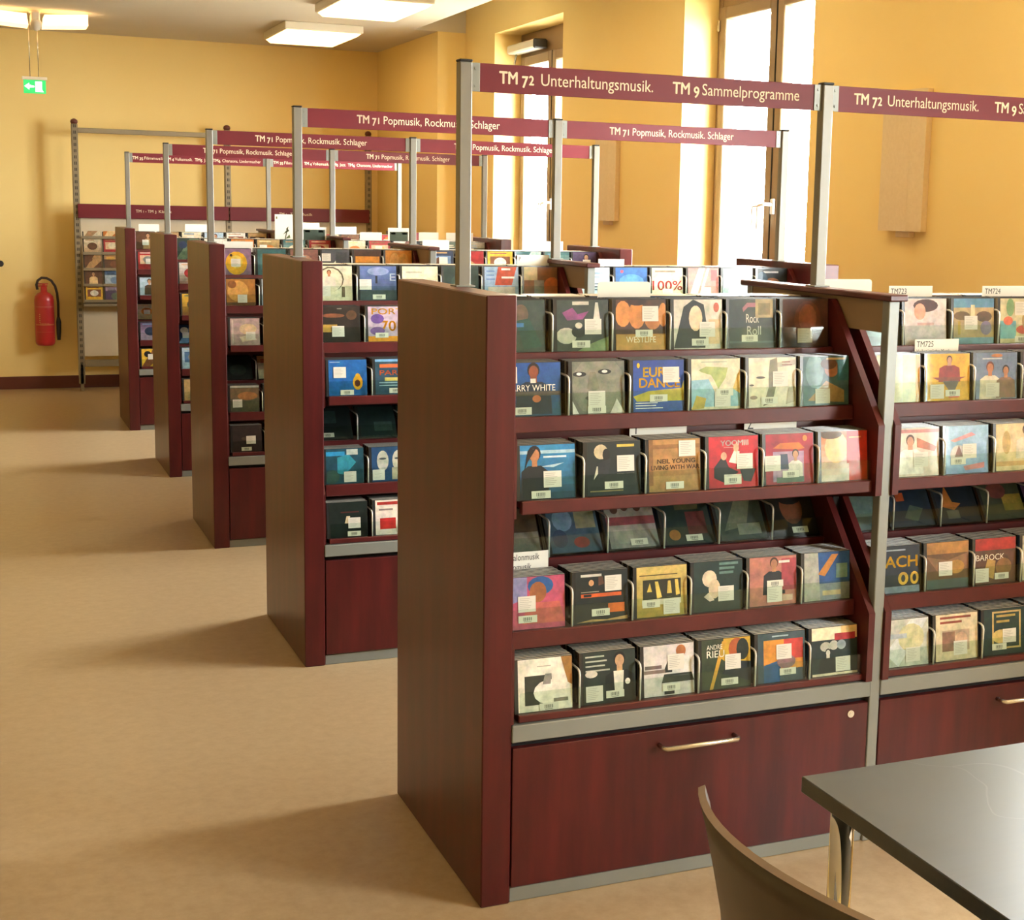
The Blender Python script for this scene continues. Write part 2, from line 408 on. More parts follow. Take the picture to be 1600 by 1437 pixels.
def bracket_mesh(x0, x1):
    q = MB().bbox(x0, -.005, 1.855, x1, -.0022, 1.921, r=.0006)
    for z in (1.868, 1.908): q.tube([((x0+x1)/2, -.0075, z), ((x0+x1)/2, -.005, z)], .0035, 10)
    return q.mesh('sign_bracket', 'alu')
me_br = [bracket_mesh(0, .022), bracket_mesh(SIGN_W-.022, SIGN_W)]

# sign wording: (string, bold, x0, x1) measured from the left post centre of the bay
SIGN72 = [('TM 72', True, .086, .172), ('Unterhaltungsmusik.', False, .191, .486), ('TM 9', True, .540, .613), ('Sammelprogramme', False, .622, .902)]
SIGN71 = [('TM 71', True, .214, .294), ('Popmusik, Rockmusik. Schlager', False, .311, .752)]
SIGN35 = [('TM 35', True, .038, .108), ('Filmmusik', False, .117, .250), ('TM 4', True, .264, .318), ('Volksmusik.', False, .326, .448), ('TM5', True, .464, .515), ('Jazz.', False, .527, .575), ('TM6', True, .590, .642), ('Chansons, Liedermacher', False, .656, .930)]
def lettering(parts, size):
    q = MB()
    for s, b, x0, x1 in parts: text_into(q, s, x0-.015, x1-.015, 1.877, size, -.0026, None, b, True)
    return q.mesh('sign_lettering', 'letter')
def pairs(l): return [l[i:i+2] for i in range(0, len(l), 2)]
me_let = {'72': [lettering(p, .0405) for p in pairs(SIGN72)], '71': [lettering(p, .0405) for p in pairs(SIGN71)], '35': [lettering(p, .030) for p in pairs(SIGN35)]}
ROWS = ['nearest', 'second', 'third', 'fourth', 'farthest']
SIGN_OF = ['72', '71', '71', '71', '35']
WORDS = {'72': 'TM 72', '71': 'TM 71', '35': 'TM 35'}

def post(parent, x):
    p = add('post', me_post, parent, (x, D/2, 0)); add('post_cap', me_postcap, p); add('post_foot', me_foot, p)
def bay(r, b):
    """one bay of a double-sided media shelf; local x=0 is the inner face of its left end"""
    x0 = ROWX[r]+(TX if b == 0 else 1.06); y0 = r*S
    t = empty('media_shelf', (x0, y0, 0), '%s bay of the %s dark red CD shelf row under a %s sign' % (('left', 'right')[b], ROWS[r], WORDS[SIGN_OF[r]]), 'shelf', 'bays of the five CD shelf rows')
    if b == 0: add('end_panel', me_endp, t, (-TX, 0, 0))
    else: add('end_panel', me_endp, t, (IN_W, 0, 0))
    if b == 0:
        u = add('upright', me_up, t, (IN_W, 0, 0)); add('upright', me_up, t, (IN_W, D-.03, 0))
        add('top_beam', me_beam, t, (IN_W, 0, 0)); add('top_cap', me_cap, t, (IN_W, 0, 0)); add('divider_core', me_div_shade, t, (IN_W, 0, 0))
        post(t, .0618-TX); post(t, 1.0446-TX)
    else:
        post(t, IN_W+.0085)
    for side in (0, 1):
        P = dict(loc=(0, 0, 0)) if side == 0 else dict(loc=(IN_W, D, 0), rot=(0, 0, math.pi))
        for k in range(6):
            tr = add('tray', me_tray[k], t, **P)
            if side == 0:
                add('front_strip', me_strip[k], tr)
                for xr in RODS: add('wire_divider', me_wire[k], tr, (xr, 0, 0))
        for x in ((-.013 if b == 0 else .0005), IN_W-.0185): 
            if side == 0: add('side_panel', me_side, t, (x, .010 if x < -.01 else 0, 0))
            else: add('side_panel', me_side, t, (x+.018, D-(.010 if x < -.01 else 0), 0), (0, 0, math.pi))
        add('rail', me_rail, t, **P); add('shadow_gap', me_gap, t, **P); add('toe_kick', me_toe, t, **P)
        d = add('drawer', me_drawer, t, **P)
        add('handle', me_handle, d); add('lock', me_lock, d)
    add('center_panel', me_center, t); add('cabinet_body', me_cab, t)
    sx = (.0618 if b == 0 else 1.0446)+.015-(TX if b == 0 else 1.06)
    s = add('sign_board', me_sign, t, (sx, D/2, 0), label='dark red sign board with cream lettering')
    for lt in me_let[SIGN_OF[r]]: add('sign_lettering', lt, s)
    add('sign_bracket', me_br[0], s); add('sign_bracket', me_br[1], s)
    return t
for r in range(5):
    for b in (0, 1): bay(r, b)

# ------------------------------------------------------------------ CDs
CW, CH, CT = .142, .125, .0102
def case_mesh(side, top, front=(.03, .03, .03)):
    q = MB().box(0, 0, 0, CW, CT, CH, cols=[side, top, front, side, side, side])
    return q.mesh('cd_case', 'case')
SIDES = [(.012, .018, .016), (.02, .026, .024), (.06, .065, .06), (.30, .27, .2), (.014, .014, .016), (.10, .05, .03), (.03, .06, .11), (.18, .17, .14)]
TOPS = [(.80, .77, .66), (.70, .69, .60), (.85, .82, .70), (.60, .60, .53), (.82, .78, .66)]
CASES = [case_mesh(SIDES[i % len(SIDES)], TOPS[i % len(TOPS)]) for i in range(12)]

CU0, CU1, CV0, CV1 = .009, .1408, .0018, .1235       # cover window in the case front
class Cover:
    """flat printed booklet: layered polygons with print colours"""
    def __init__(s, base): s.q = MB(); s.n = 0; s.r(0, 0, 1, 1, base)
    def P(s, u, v): return (CU0+u*(CU1-CU0), -.0004-.00012*s.n, CV0+v*(CV1-CV0))
    def poly(s, pts, c):
        s.q.poly([s.P(u, v) for u, v in pts], lin(c)); s.n += 1; return s
    def r(s, a, b, c, d, col): return s.poly([(a, b), (c, b), (c, d), (a, d)], col)
    def e(s, cx, cy, rx, ry, col, n=14): return s.poly([(min(1, max(0, cx+rx*math.cos(2*math.pi*i/n))), min(1, max(0, cy+ry*math.sin(2*math.pi*i/n)))) for i in range(n)], col)
    def g(s, c0, c1, a=0, b=0, c=1, d=1, n=8):
        c0, c1 = lin(c0), lin(c1)
        for i in range(n):
            k = (i+.5)/n; v0 = b+(d-b)*i/n; v1 = b+(d-b)*(i+1)/n
            s.q.poly([s.P(a, v0), s.P(c, v0), s.P(c, v1), s.P(a, v1)], tuple(x+(y-x)*k for x, y in zip(c0, c1)))
        s.n += 1; return s
    def t(s, txt, a, b, c, size, col, bold=False):
        w = CU1-CU0; h = CV1-CV0
        text_into(s.q, txt, CU0+a*w, CU0+c*w, CV0+b*h, size*h, -.0004-.00012*s.n, lin(col), bold); s.n += 1; return s
    def bars(s, a, b, c, n, dv, col, th=.018):
        rr = random.Random(int(a*977+b*131+n))
        for i in range(n): s.r(a, b-i*dv, a+(c-a)*(.6+.4*rr.random()), b-i*dv+th, col)
        return s
    def figure(s, cx, top, h, skin, hair, cloth, w=.2):
        """a generic half figure: shoulders, neck, head, hair"""
        hd = h*.3
        s.poly([(cx-w, top-h), (cx+w, top-h), (cx+w*.92, top-hd*1.55), (cx+w*.45, top-hd*1.2), (cx-w*.45, top-hd*1.2), (cx-w*.92, top-hd*1.55)], cloth)
        s.r(cx-w*.18, top-hd*1.25, cx+w*.18, top-hd*.8, skin)
        s.e(cx, top-hd*.42, hd*.40, hd*.5, hair); s.e(cx, top-hd*.53, hd*.31, hd*.42, skin)
        return s
    def mesh(s): return s.q.mesh('cover', 'print')

q = MB().poly([(0, -.0022, 0), (.046, -.0022, 0), (.046, -.0022, .017), (0, -.0022, .017)], lin('#d8d4c4'))
for i, (a, w) in enumerate(((.012, .0012), (.0145, .0006), (.016, .0016), (.0185, .0006), (.02, .001), (.022, .0018), (.025, .0006), (.0265, .0014), (.029, .0008), (.031, .0016))):
    q.poly([(a, -.0023, .005), (a+w, -.0023, .005), (a+w, -.0023, .013), (a, -.0023, .013)], lin('#3a3a38'))
q.poly([(.013, -.0023, .0022), (.032, -.0023, .0022), (.032, -.0023, .0036), (.013, -.0023, .0036)], lin('#77756c'))
me_bar = q.mesh('barcode_label', 'label_print')
q = MB().poly([(0, -.002, 0), (.043, -.002, 0), (.043, -.002, .037), (0, -.002, .037)], lin('#d6d0c4'))
for i in range(7):
    w = .02+.014*R.random(); z = .031-.0042*i
    q.poly([(.004, -.0021, z), (.004+w, -.0021, z), (.004+w, -.0021, z+.0012), (.004, -.0021, z+.0012)], lin('#a9a49a'))
me_stk = q.mesh('info_sticker', 'label_print')

CD_COUNT = [0]
def place_cd(row, bayi, tier, x, k, yoff=0, me=None, jit=0):
    """location and rotation of the k-th case (0 = front) of a stack; x from the row's left end"""
    yf, yb, z, lip, lean, rt = TIERS[tier]
    th = math.radians(lean); st = (CT+.0007)/math.cos(th)
    return (ROWX[row]+x, row*S+yf+.0195+k*st+yoff, z+.0012+CT*math.sin(th)), (-th, 0, jit)
def add_cd(row, bayi, tier, col, desc, cover, lab=(), k=0, x=None, case=None, jit=0, tilt=0):
    if x is None: x = slot_x(bayi, col)
    loc, rot = place_cd(row, bayi, tier, x, k, 0, None, jit)
    rot = (rot[0], tilt, rot[2])
    o = add('cd_case', case or CASES[R.randrange(12)], None, loc, rot, '%s, %s in %s tier, %s bay, %s row' % (desc, ORD[col], TIERNAME[tier], ('left', 'right')[bayi], ROWS[row]), 'cd', 'front CDs facing the aisle')
    add('cover', cover, o)
    for l in lab:
        if l[0] == 'b': add('barcode_label', me_bar, o, (l[1]*CW, 0, l[2]*CH))
        else: add('info_sticker', me_stk, o, (l[1]*CW, 0, l[2]*CH))
    CD_COUNT[0] += 1
    return o
def slot_x(bayi, col):
    base = TX if bayi == 0 else 1.06
    return base+((.014, .0195)[bayi] if col == 0 else RODS[col-1]+.006)

DK, CR = '#1c2422', '#e8dcc0'
covers = {}          # (row, bay, tier, col) -> (desc, Cover, labels)
def C(row, b, t, c, desc, cov, lab=()): covers[row, b, t, c] = (desc, cov.mesh(), lab)
# --- nearest row, left bay, top tier
C(0,0,0,0, 'dark collage CD with two stickers', Cover('#3c4a44').r(0,0,.35,1,'#2d3330').e(.55,.72,.14,.2,'#6b5a48').poly([(.45,.6),(.7,.65),(.95,.1),(.6,.05)],'#2f5048').r(.3,.48,.6,.56,'#3d6f9c'), [('b',.15,.62),('s',.12,.1)])
C(0,0,0,1, 'dark grey CD with pink scribble', Cover('#39433d').poly([(.1,.75),(.3,.85),(.4,.72),(.62,.78),(.5,.62),(.2,.6)],'#8c4c7c').r(.3,.9,.62,.97,'#cfc9bb').poly([(.75,.95),(.8,.95),(.85,.55),(.7,.55)],'#cfcabc').e(.18,.3,.2,.16,'#bdb9a8').e(.42,.38,.14,.12,'#202a26').e(.42,.5,.07,.06,'#c8c3b2').poly([(.4,0),(1,0),(1,.28),(.6,.12)],'#7c8f60'), [('s',.56,.33),('b',.33,.08)])
C(0,0,0,2, 'brown CD with faces and white title', Cover('#b07a34').r(0,.32,1,1,'#4a3020').e(.14,.72,.16,.26,'#c98445').e(.42,.7,.17,.28,'#c47d3e').e(.74,.62,.17,.22,'#b06c34').e(.95,.7,.1,.24,'#c98445').r(0,.0,1,.3,'#b88a44').e(.42,.98,.2,.1,'#3a241a').t('WESTLIFE',.2,.15,.8,.17,'#f0e2c4'), [('s',.55,.57),('b',.42,.27)])
C(0,0,0,3, 'pale CD with long dark-haired figure', Cover('#d2cbbb').poly([(0,.02),(.65,.02),(.68,.5),(.62,.9),(.4,1),(.2,.85),(.08,.35)],'#2a302e').e(.45,.62,.14,.26,'#e4c4a4').e(.85,.8,.12,.2,'#e0d6c8').e(.88,.84,.06,.1,'#b45a44').r(.72,.1,.95,.6,'#d8b890'), [('s',.55,.25),('b',.4,.08)])
C(0,0,0,4, 'dark CD with white tall letters', Cover('#2e3833').poly([(.28,.82),(.38,.93),(.6,.93),(.6,.84),(.4,.84),(.3,.74)],'#a0646c').t('Rock',.36,.52,.64,.26,'#cfc8ba').t('Roll',.38,.27,.68,.26,'#cfc8ba').r(.56,.62,.94,1,'#a8966a').r(.62,.68,.88,.92,'#7f7148').r(0,.1,1,.14,'#53605a'), [('b',.3,.14)])
C(0,0,0,5, 'dark brown CD beside the divider', Cover('#4a2a1e').e(.55,.55,.3,.42,'#5e3626').e(.55,.6,.2,.3,'#7a4a34').r(0,0,.4,.3,'#3a241c'), [('s',.36,.1)])
# second tier
C(0,0,1,0, 'blue CD with figure in dark suit', Cover('#1d4a86').g('#12485c','#1e4f9a').figure(.5,.98,.95,'#8a4a2a','#241612','#1a2a38',.34).r(.44,.62,.54,.7,'#e6e0d4').r(0,.38,1,.46,'#4a4434').t('BARRY WHITE',.02,.47,.9,.17,'#efe8d4').e(.55,.32,.08,.07,'#b0643c'), [('s',-.06,.62),('b',.16,.04)])
C(0,0,1,1, 'grey CD with a close-up face', Cover('#6e6f62').e(.5,.55,.5,.62,'#80806f').e(.14,.76,.13,.05,'#2c2f2b').e(.62,.8,.13,.05,'#2c2f2b').e(.13,.765,.05,.028,'#e8e4d8').e(.62,.805,.055,.03,'#e8e4d8').poly([(.34,.8),(.44,.8),(.52,.48),(.4,.43),(.28,.48)],'#74745f').e(.4,.3,.16,.05,'#4e4f46').poly([(0,0),(.12,.0),(.0,.25)],'#d6d4ca').poly([(.72,0),(1,0),(.85,.28)],'#d6d0c2'), [('s',.34,.14),('b',.33,.02)])
C(0,0,1,2, 'blue CD with yellow block lettering', Cover('#1c4da0').g('#1f58ac','#2c4390').poly([(.0,.3),(.3,.4),(.95,.45),(1,.6),(1,.2),(.1,.15)],'#b4a63a').t('EURO',.2,.68,.82,.26,'#f2c21c',True).t('DANCE',.12,.47,.92,.26,'#f0b818',True).r(.0,.0,1,.2,'#254f98').e(.1,.9,.03,.05,'#e0b020').bars(.04,.16,.6,3,.05,'#e9e6da',.016), [('s',.60,.56),('b',.36,.2)])
C(0,0,1,3, 'cream CD with green and light blue map', Cover('#d8cfae').poly([(0,.05),(0,.58),(.35,.6),(.5,.3),(1,.45),(1,.05)],'#8fb8c4').poly([(.15,.78),(.3,.85),(.75,.82),(.7,.62),(.55,.4),(.48,.55),(.4,.68),(.2,.74)],'#a5b06a').poly([(.0,.0),(.25,.02),(.3,.22),(.1,.28)],'#b8a03c').poly([(.85,.4),(1,.8),(1,.3)],'#d8b45c').bars(.2,.93,.8,1,.05,'#9aa890'), [('s',.5,.06),('b',.53,.27)])
C(0,0,1,4, 'cream CD with a sketched face', Cover('#ddd4bc').poly([(.05,.1),(.05,.9),(.4,.95),(.45,.6),(.3,.2)],'#e6dabc').poly([(.45,.95),(.6,1),(.62,.6),(.5,.1),(.3,.02),(.42,.4),(.42,.7)],'#7b7666').e(.25,.6,.1,.025,'#4c4a42').e(.06,.45,.05,.02,'#4c4a42').e(.1,.2,.08,.04,'#9a7f6c').poly([(.6,.9),(1,.95),(1,.85),(.62,.8)],'#b4ada0').bars(.7,.9,.98,2,.06,'#7a4a40').poly([(.78,.05),(1,.1),(1,.4),(.85,.4)],'#b2aa94'), [('s',.53,.42),('b',.3,.08)])
C(0,0,1,5, 'teal CD with a brown figure', Cover('#48676a').e(.25,.7,.2,.35,'#6f8f92').poly([(.1,.1),(.5,.5),(.9,.3),(.9,.05)],'#b08a5c').e(.62,.75,.16,.18,'#9a6238').e(.56,.85,.18,.12,'#5a3a24').r(.75,.5,1,.95,'#2f6a70').poly([(.3,.3),(.55,.4),(.5,.15)],'#c29a70').r(.5,.93,.92,.97,'#c8b280'), [('s',.3,.05)])
# third tier
C(0,0,2,0, 'sky blue CD with dark-haired figure', Cover('#2a7fb8').g('#1d3a44','#2e86bc').r(.0,.84,1,.9,'#a8c8d8').poly([(.35,.6),(.8,.66),(.6,.58)],'#b4d0dc').figure(.26,.97,.97,'#b07850','#1c1412','#16191a',.26).poly([(.08,.55),(.14,.9),(.3,.95),(.14,.7)],'#1c1412').bars(.42,.76,.9,1,.05,'#cfe2ea',.035), [('s',.45,.22),('b',.24,.03)])
C(0,0,2,1, 'black CD with upturned face', Cover('#18221e').e(.26,.82,.13,.14,'#cdbb98').e(.36,.76,.07,.12,'#17120e').poly([(.12,.3),(.3,.55),(.18,.55)],'#d8d2bc').poly([(.2,.6),(.45,.7),(.4,.4),(.2,.3)],'#22262a').bars(.56,.9,.98,1,.05,'#c8b04c',.05).bars(.05,.07,.95,1,.05,'#8a7a4a',.022), [('s',.58,.44),('b',.36,.13)])
C(0,0,2,2, 'cardboard-brown CD with stencilled title', Cover('#ab7d43').r(0,.82,1,.9,'#8f6534').g('#a77940','#b58a4e',0,.0,1,.3).r(0,.12,.08,1,'#8a5f30').t('NEIL YOUNG',.16,.54,.9,.12,'#4a3820',True).t('LIVING WITH WAR',.04,.42,.98,.12,'#4a3820',True), [('s',.6,.66),('b',.36,.06)])
C(0,0,2,3, 'bright red CD with white dancers', Cover('#b81520').t('YOOMIII',.24,.82,.8,.15,'#f4eee4',True).bars(.3,.78,.75,1,.05,'#e8b0a8',.012).poly([(.1,.4),(.3,.65),(.4,.4),(.6,.3),(.3,.1),(.1,.2)],'#1d1a1a').e(.3,.62,.06,.08,'#d8a080').poly([(.4,.5),(.52,.75),(.62,.7),(.6,.45)],'#e8dccb').e(.55,.78,.06,.08,'#d8a880').poly([(.62,.35),(.95,.35),(.85,.1),(.7,.12)],'#201c1c').r(.3,.06,.65,.26,'#dcd2c4'), [('s',.58,.36),('b',.34,.09)])
C(0,0,2,4, 'red CD with orange arched lettering', Cover('#9c2430').r(.15,.05,.8,.65,'#a88aa0').poly([(.15,.72),(.3,.82),(.7,.82),(.82,.7),(.7,.68),(.4,.7)],'#c86a28').figure(.62,.68,.6,'#b88a68','#3a2a22','#e0d8cc',.16).poly([(.25,.3),(.3,.6),(.45,.6),(.48,.3)],'#33405a').r(.22,.03,.8,.14,'#5a6a58').e(.82,.9,.05,.06,'#d88a40'), [('s',.04,.28),('b',.38,.14)])
C(0,0,2,5, 'orange-red CD with a glowing face', Cover('#c0331c').g('#d8cfc0','#d87030',0,0,.6,1).e(.32,.68,.25,.32,'#efc08c').r(.55,.35,1,1,'#bf3020').e(.2,.95,.25,.1,'#5a4a3a').bars(.6,.86,.95,1,.05,'#e89a60',.03), [])
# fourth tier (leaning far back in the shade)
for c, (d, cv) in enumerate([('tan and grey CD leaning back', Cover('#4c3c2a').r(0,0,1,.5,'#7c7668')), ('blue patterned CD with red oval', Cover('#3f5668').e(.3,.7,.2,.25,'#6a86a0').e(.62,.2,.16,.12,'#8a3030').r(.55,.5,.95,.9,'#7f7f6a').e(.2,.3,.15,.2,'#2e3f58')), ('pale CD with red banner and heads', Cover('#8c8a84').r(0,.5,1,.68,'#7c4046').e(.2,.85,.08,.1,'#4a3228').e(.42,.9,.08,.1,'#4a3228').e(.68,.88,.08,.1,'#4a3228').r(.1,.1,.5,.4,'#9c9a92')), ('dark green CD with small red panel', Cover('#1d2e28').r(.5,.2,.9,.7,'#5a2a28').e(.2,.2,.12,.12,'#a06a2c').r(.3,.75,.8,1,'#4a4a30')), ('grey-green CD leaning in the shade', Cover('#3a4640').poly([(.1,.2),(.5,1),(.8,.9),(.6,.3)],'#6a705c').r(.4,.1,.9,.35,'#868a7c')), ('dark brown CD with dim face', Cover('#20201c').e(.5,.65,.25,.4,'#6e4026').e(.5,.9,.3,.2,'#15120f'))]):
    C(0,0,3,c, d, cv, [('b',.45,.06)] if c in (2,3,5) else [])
# fifth tier
C(0,0,4,0, 'pink CD with blue-hatted figure', Cover('#b8506c').poly([(.0,1),(.3,1),(.3,.6),(0,.5)],'#8a86b0').e(.55,.82,.24,.18,'#2c5a94').e(.5,.7,.16,.2,'#9a5c38').poly([(.3,.5),(.9,.5),(1,.1),(.2,.1)],'#c06058'), [('s',.18,.34),('b',.18,.14)])
C(0,0,4,1, 'black CD with orange lettering and square', Cover('#18201f').r(.1,.9,.5,.95,'#c8c4b8').e(.3,.78,.05,.06,'#d8a070').poly([(.44,.72),(.55,.75),(.52,.9),(.44,.9)],'#5a3a2a').r(.1,.5,.88,.57,'#c85a24').r(.15,.51,.3,.56,'#18201f').r(.62,.18,.94,.36,'#d8641c').poly([(.0,.02),(.3,.07),(.6,.05),(1,.1),(1,.03)],'#b89860').bars(.1,.6,.45,1,.05,'#9a9688',.014), [('s',.58,.6),('b',.34,.14)])
C(0,0,4,2, 'gold CD with black picture of hands', Cover('#c0a04c').g('#a08a34','#d0b468').r(.12,.35,.88,.74,'#2a2c1a').poly([(.2,.5),(.26,.68),(.3,.5)],'#d0b450').poly([(.4,.36),(.36,.7),(.42,.7),(.5,.38)],'#d4b858').poly([(.6,.45),(.62,.7),(.67,.7),(.7,.45)],'#d4b858').poly([(.78,.4),(.76,.72),(.82,.72),(.86,.42)],'#d4b858').bars(.05,.82,.95,1,.05,'#4a4020',.02).r(.1,.24,.88,.35,'#d8d0b8'), [('b',.16,.2),('s',.55,.05)])
C(0,0,4,3, 'dark green CD with pale bald figure', Cover('#16302a').e(.32,.66,.15,.17,'#ddc8ac').e(.42,.45,.12,.2,'#d4bc9c').poly([(.2,.3),(.3,.38),(.42,.22),(.32,.2)],'#dccab4').bars(.52,.92,.95,3,.09,'#5f7f78',.05), [('s',.52,.2)])
C(0,0,4,4, 'salmon CD with black-suited figure', Cover('#b47464').figure(.52,.97,.75,'#b07a58','#4a3020','#1f2326',.24).r(.68,.3,1,.95,'#a04048').bars(.62,.86,.95,1,.05,'#e8dcd0',.05).r(.7,.08,.92,.2,'#c8a890'), [('b',.4,.38),('s',.4,.08)])
C(0,0,4,5, 'blue CD with orange streak and reflections', Cover('#1d4f8a').r(.0,.0,1,.35,'#8a9098').poly([(0,0),(.35,0),(.3,1),(0,1)],'#a8a89c').poly([(.3,.55),(.6,.95),(.75,.95),(.45,.5)],'#b87830').r(.7,.45,.95,.75,'#6a8a80').r(.4,.1,.8,.2,'#c8b088'), [])  # grey side and foot: white glare put into the print colours
# bottom tier
C(0,0,5,0, 'white CD with black and white shape', Cover('#ece4d2').r(.12,.12,.62,.68,'#34382f').e(.6,.35,.32,.24,'#efe8d8').poly([(.45,.5),(.5,.7),(.62,.7),(.6,.5)],'#8a8a80').r(.62,.3,1,.7,'#ece4d2').poly([(.8,1),(1,1),(1,.45),(.92,.5)],'#a8783c').r(.65,.15,.92,.22,'#7c7a6c').bars(.35,.84,.7,1,.05,'#b8b0a0',.02), [('b',.42,.02)])
C(0,0,5,1, 'dark CD with figure in white shirt', Cover('#24302a').figure(.7,.95,.95,'#c49a74','#1a1512','#141c1a',.3).poly([(.6,.2),(.76,.2),(.78,.6),(.58,.6)],'#e4decf').bars(.04,.9,.6,4,.09,'#b4b8a8',.03).e(.15,.58,.12,.07,'#cfc9b8').e(.85,.38,.05,.06,'#e4e0d4'), [('s',.1,.06),('b',.46,.1)])
C(0,0,5,2, 'light grey CD with black-suited figure', Cover('#cfc9c4').e(.74,.86,.1,.12,'#a8683c').poly([(.4,.6),(.55,.75),(.9,.75),(1,.3),(.6,.3)],'#d8d6d2').poly([(.38,.45),(.5,.75),(.58,.7),(.56,.45)],'#2c302c').poly([(.35,.25),(.4,.42),(.95,.42),(1,.25)],'#30382f').r(.0,.45,.42,.52,'#7a6a60').r(.02,.54,.35,.61,'#6a5e58').r(.4,.02,.6,.09,'#2a2a28'), [('s',.5,.5),('b',.4,.1)])
C(0,0,5,3, 'yellow and dark green CD with violin bow', Cover('#34402c').poly([(.45,1),(1,1),(1,.4),(.6,.45),(.4,.6)],'#c8a030').poly([(.15,.0),(.42,.95),(.5,.95),(.22,.0)],'#c89a34').e(.72,.78,.17,.22,'#a8552c').e(.84,.76,.13,.22,'#1f2822').poly([(.4,.3),(.6,.55),(1,.5),(1,.1)],'#1f2a30').t('ANDRE',.1,.80,.42,.14,'#efe8d4').t('RIEU',.1,.64,.46,.2,'#efe8d4'), [('s',.5,.38),('b',.42,.08)])
C(0,0,5,4, 'blue-framed CD with orange and red picture', Cover('#3a4c54').r(.12,.25,.96,.86,'#d08a34').r(.55,.45,.96,.86,'#bc4038').poly([(.12,.0),(.12,.35),(.5,.45),(.45,.0)],'#2c5a86').e(.6,.4,.2,.14,'#8a6a6a').bars(.3,.92,.75,1,.05,'#9ab0b8',.03), [('s',.42,.46),('b',.48,.14)])
C(0,0,5,5, 'cream-topped CD with red tag and group', Cover('#1e2e2c').r(0,.74,1,1,'#dcb878').r(0,.74,.65,1,'#eee0bc').r(.5,.72,.96,.86,'#a42a30').e(.3,.6,.12,.1,'#b4b4a4').e(.48,.62,.1,.1,'#b8b8a8').e(.65,.62,.1,.1,'#8fa0a0').figure(.35,.55,.5,'#c4c4b4','#20241f','#141a18',.2).r(0,0,1,.05,'#e8d8b8'), [('s',.54,.08)])
# --- nearest row, right bay
C(0,1,0,0, 'dark teal CD half hidden by divider', Cover('#20302e').r(.3,.2,.8,.7,'#39504c'))
C(0,1,0,1, 'pale lilac CD with a profile figure', Cover('#d8c8c4').e(.5,.85,.3,.14,'#4a2a24').e(.36,.72,.14,.18,'#d89a80').r(0,.0,1,.42,'#cfc0c4').r(.3,.42,.7,.48,'#c8a49c'), [])
C(0,1,0,2, 'blue and brown cityscape CD', Cover('#b09a70').r(0,.8,1,1,'#5a88a8').r(0,0,1,.14,'#6a94a4').e(.2,.62,.2,.1,'#6a5430').e(.75,.6,.2,.12,'#5a4632').r(.42,.62,.52,.86,'#d8cca0').e(.8,.35,.14,.16,'#7a7088').r(.1,.2,.16,.5,'#a89034'), [('s',.3,.32)])
C(0,1,0,3, 'colourful cartoon CD under TM724 card', Cover('#cfc49c').r(.0,.1,.4,.5,'#7ab0b8').e(.2,.5,.12,.1,'#d06a48').e(.6,.3,.2,.1,'#c8584c').e(.65,.5,.1,.2,'#a88c5c').r(.85,.1,1,1,'#d89c34').e(.25,.8,.1,.2,'#7a9a68'), [('s',.4,.62),('b',.4,.03)])
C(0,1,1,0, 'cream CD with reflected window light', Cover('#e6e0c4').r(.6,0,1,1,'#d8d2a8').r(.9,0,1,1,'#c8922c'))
C(0,1,1,1, 'yellow CD with red-sweatered figure', Cover('#d8a428').figure(.52,.95,.55,'#c49070','#4a2c1c','#8c2c20',.26).poly([(.1,.5),(.9,.5),(.7,.42),(.3,.42)],'#7a3a24').poly([(.35,.42),(.75,.42),(.65,.22),(.5,.22)],'#6a6058').r(.5,.06,.75,.12,'#c84a34'), [('s',.12,.06),('b',.45,.1)])
C(0,1,1,2, 'grey-blue CD with two smiling heads', Cover('#6f7c94').figure(.34,.8,.8,'#b4744c','#6a3424','#d8ccb4',.26).figure(.72,.72,.7,'#b07850','#2a241e','#8a6a54',.24).bars(.15,.86,.85,1,.05,'#c0c4c8',.03).e(.5,.94,.14,.04,'#b06a3c'), [('s',.28,.06)])
C(0,1,1,3, 'plum CD at the picture edge', Cover('#5a4450').r(.1,.2,.7,.7,'#8c7080'))
C(0,1,2,0, 'pale CD with figure in white', Cover('#dccab8').figure(.35,.85,.8,'#c49070','#5a4438','#efe6dc',.3).poly([(.5,.8),(.95,.6),(.9,.5),(.5,.6)],'#b4684c').r(0,.9,1,.97,'#b87a74'), [('s',.45,.2)])
C(0,1,2,1, 'light blue CD with white and red print', Cover('#9cb8d0').g('#7a98c0','#a8cbe2').poly([(.1,.7),(.6,.86),(.7,.8),(.2,.66)],'#d89a9c').e(.3,.4,.2,.2,'#cfc8c0').poly([(.4,.15),(.9,.22),(.9,.1),(.45,.06)],'#c47a7c').poly([(.2,.35),(.3,.6),(.4,.35)],'#8a6a60'), [('s',.42,.32),('b',.16,.2)])
C(0,1,2,2, 'cream and gold CD with bearded figure', Cover('#e0c898').figure(.72,.95,.7,'#a06a44','#4a4440','#e0d2b8',.24).r(.0,.1,1,.2,'#d0a468').e(.25,.6,.1,.25,'#c8a868'), [])
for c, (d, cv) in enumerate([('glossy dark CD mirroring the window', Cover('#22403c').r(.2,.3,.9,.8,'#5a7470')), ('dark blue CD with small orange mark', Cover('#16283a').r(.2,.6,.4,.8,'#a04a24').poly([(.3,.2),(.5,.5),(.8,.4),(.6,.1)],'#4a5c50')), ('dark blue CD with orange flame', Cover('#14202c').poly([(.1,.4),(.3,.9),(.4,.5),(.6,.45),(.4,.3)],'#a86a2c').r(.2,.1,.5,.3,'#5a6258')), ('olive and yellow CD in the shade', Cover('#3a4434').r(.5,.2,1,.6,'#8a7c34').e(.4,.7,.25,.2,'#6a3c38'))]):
    C(0,1,3,c, d, cv)
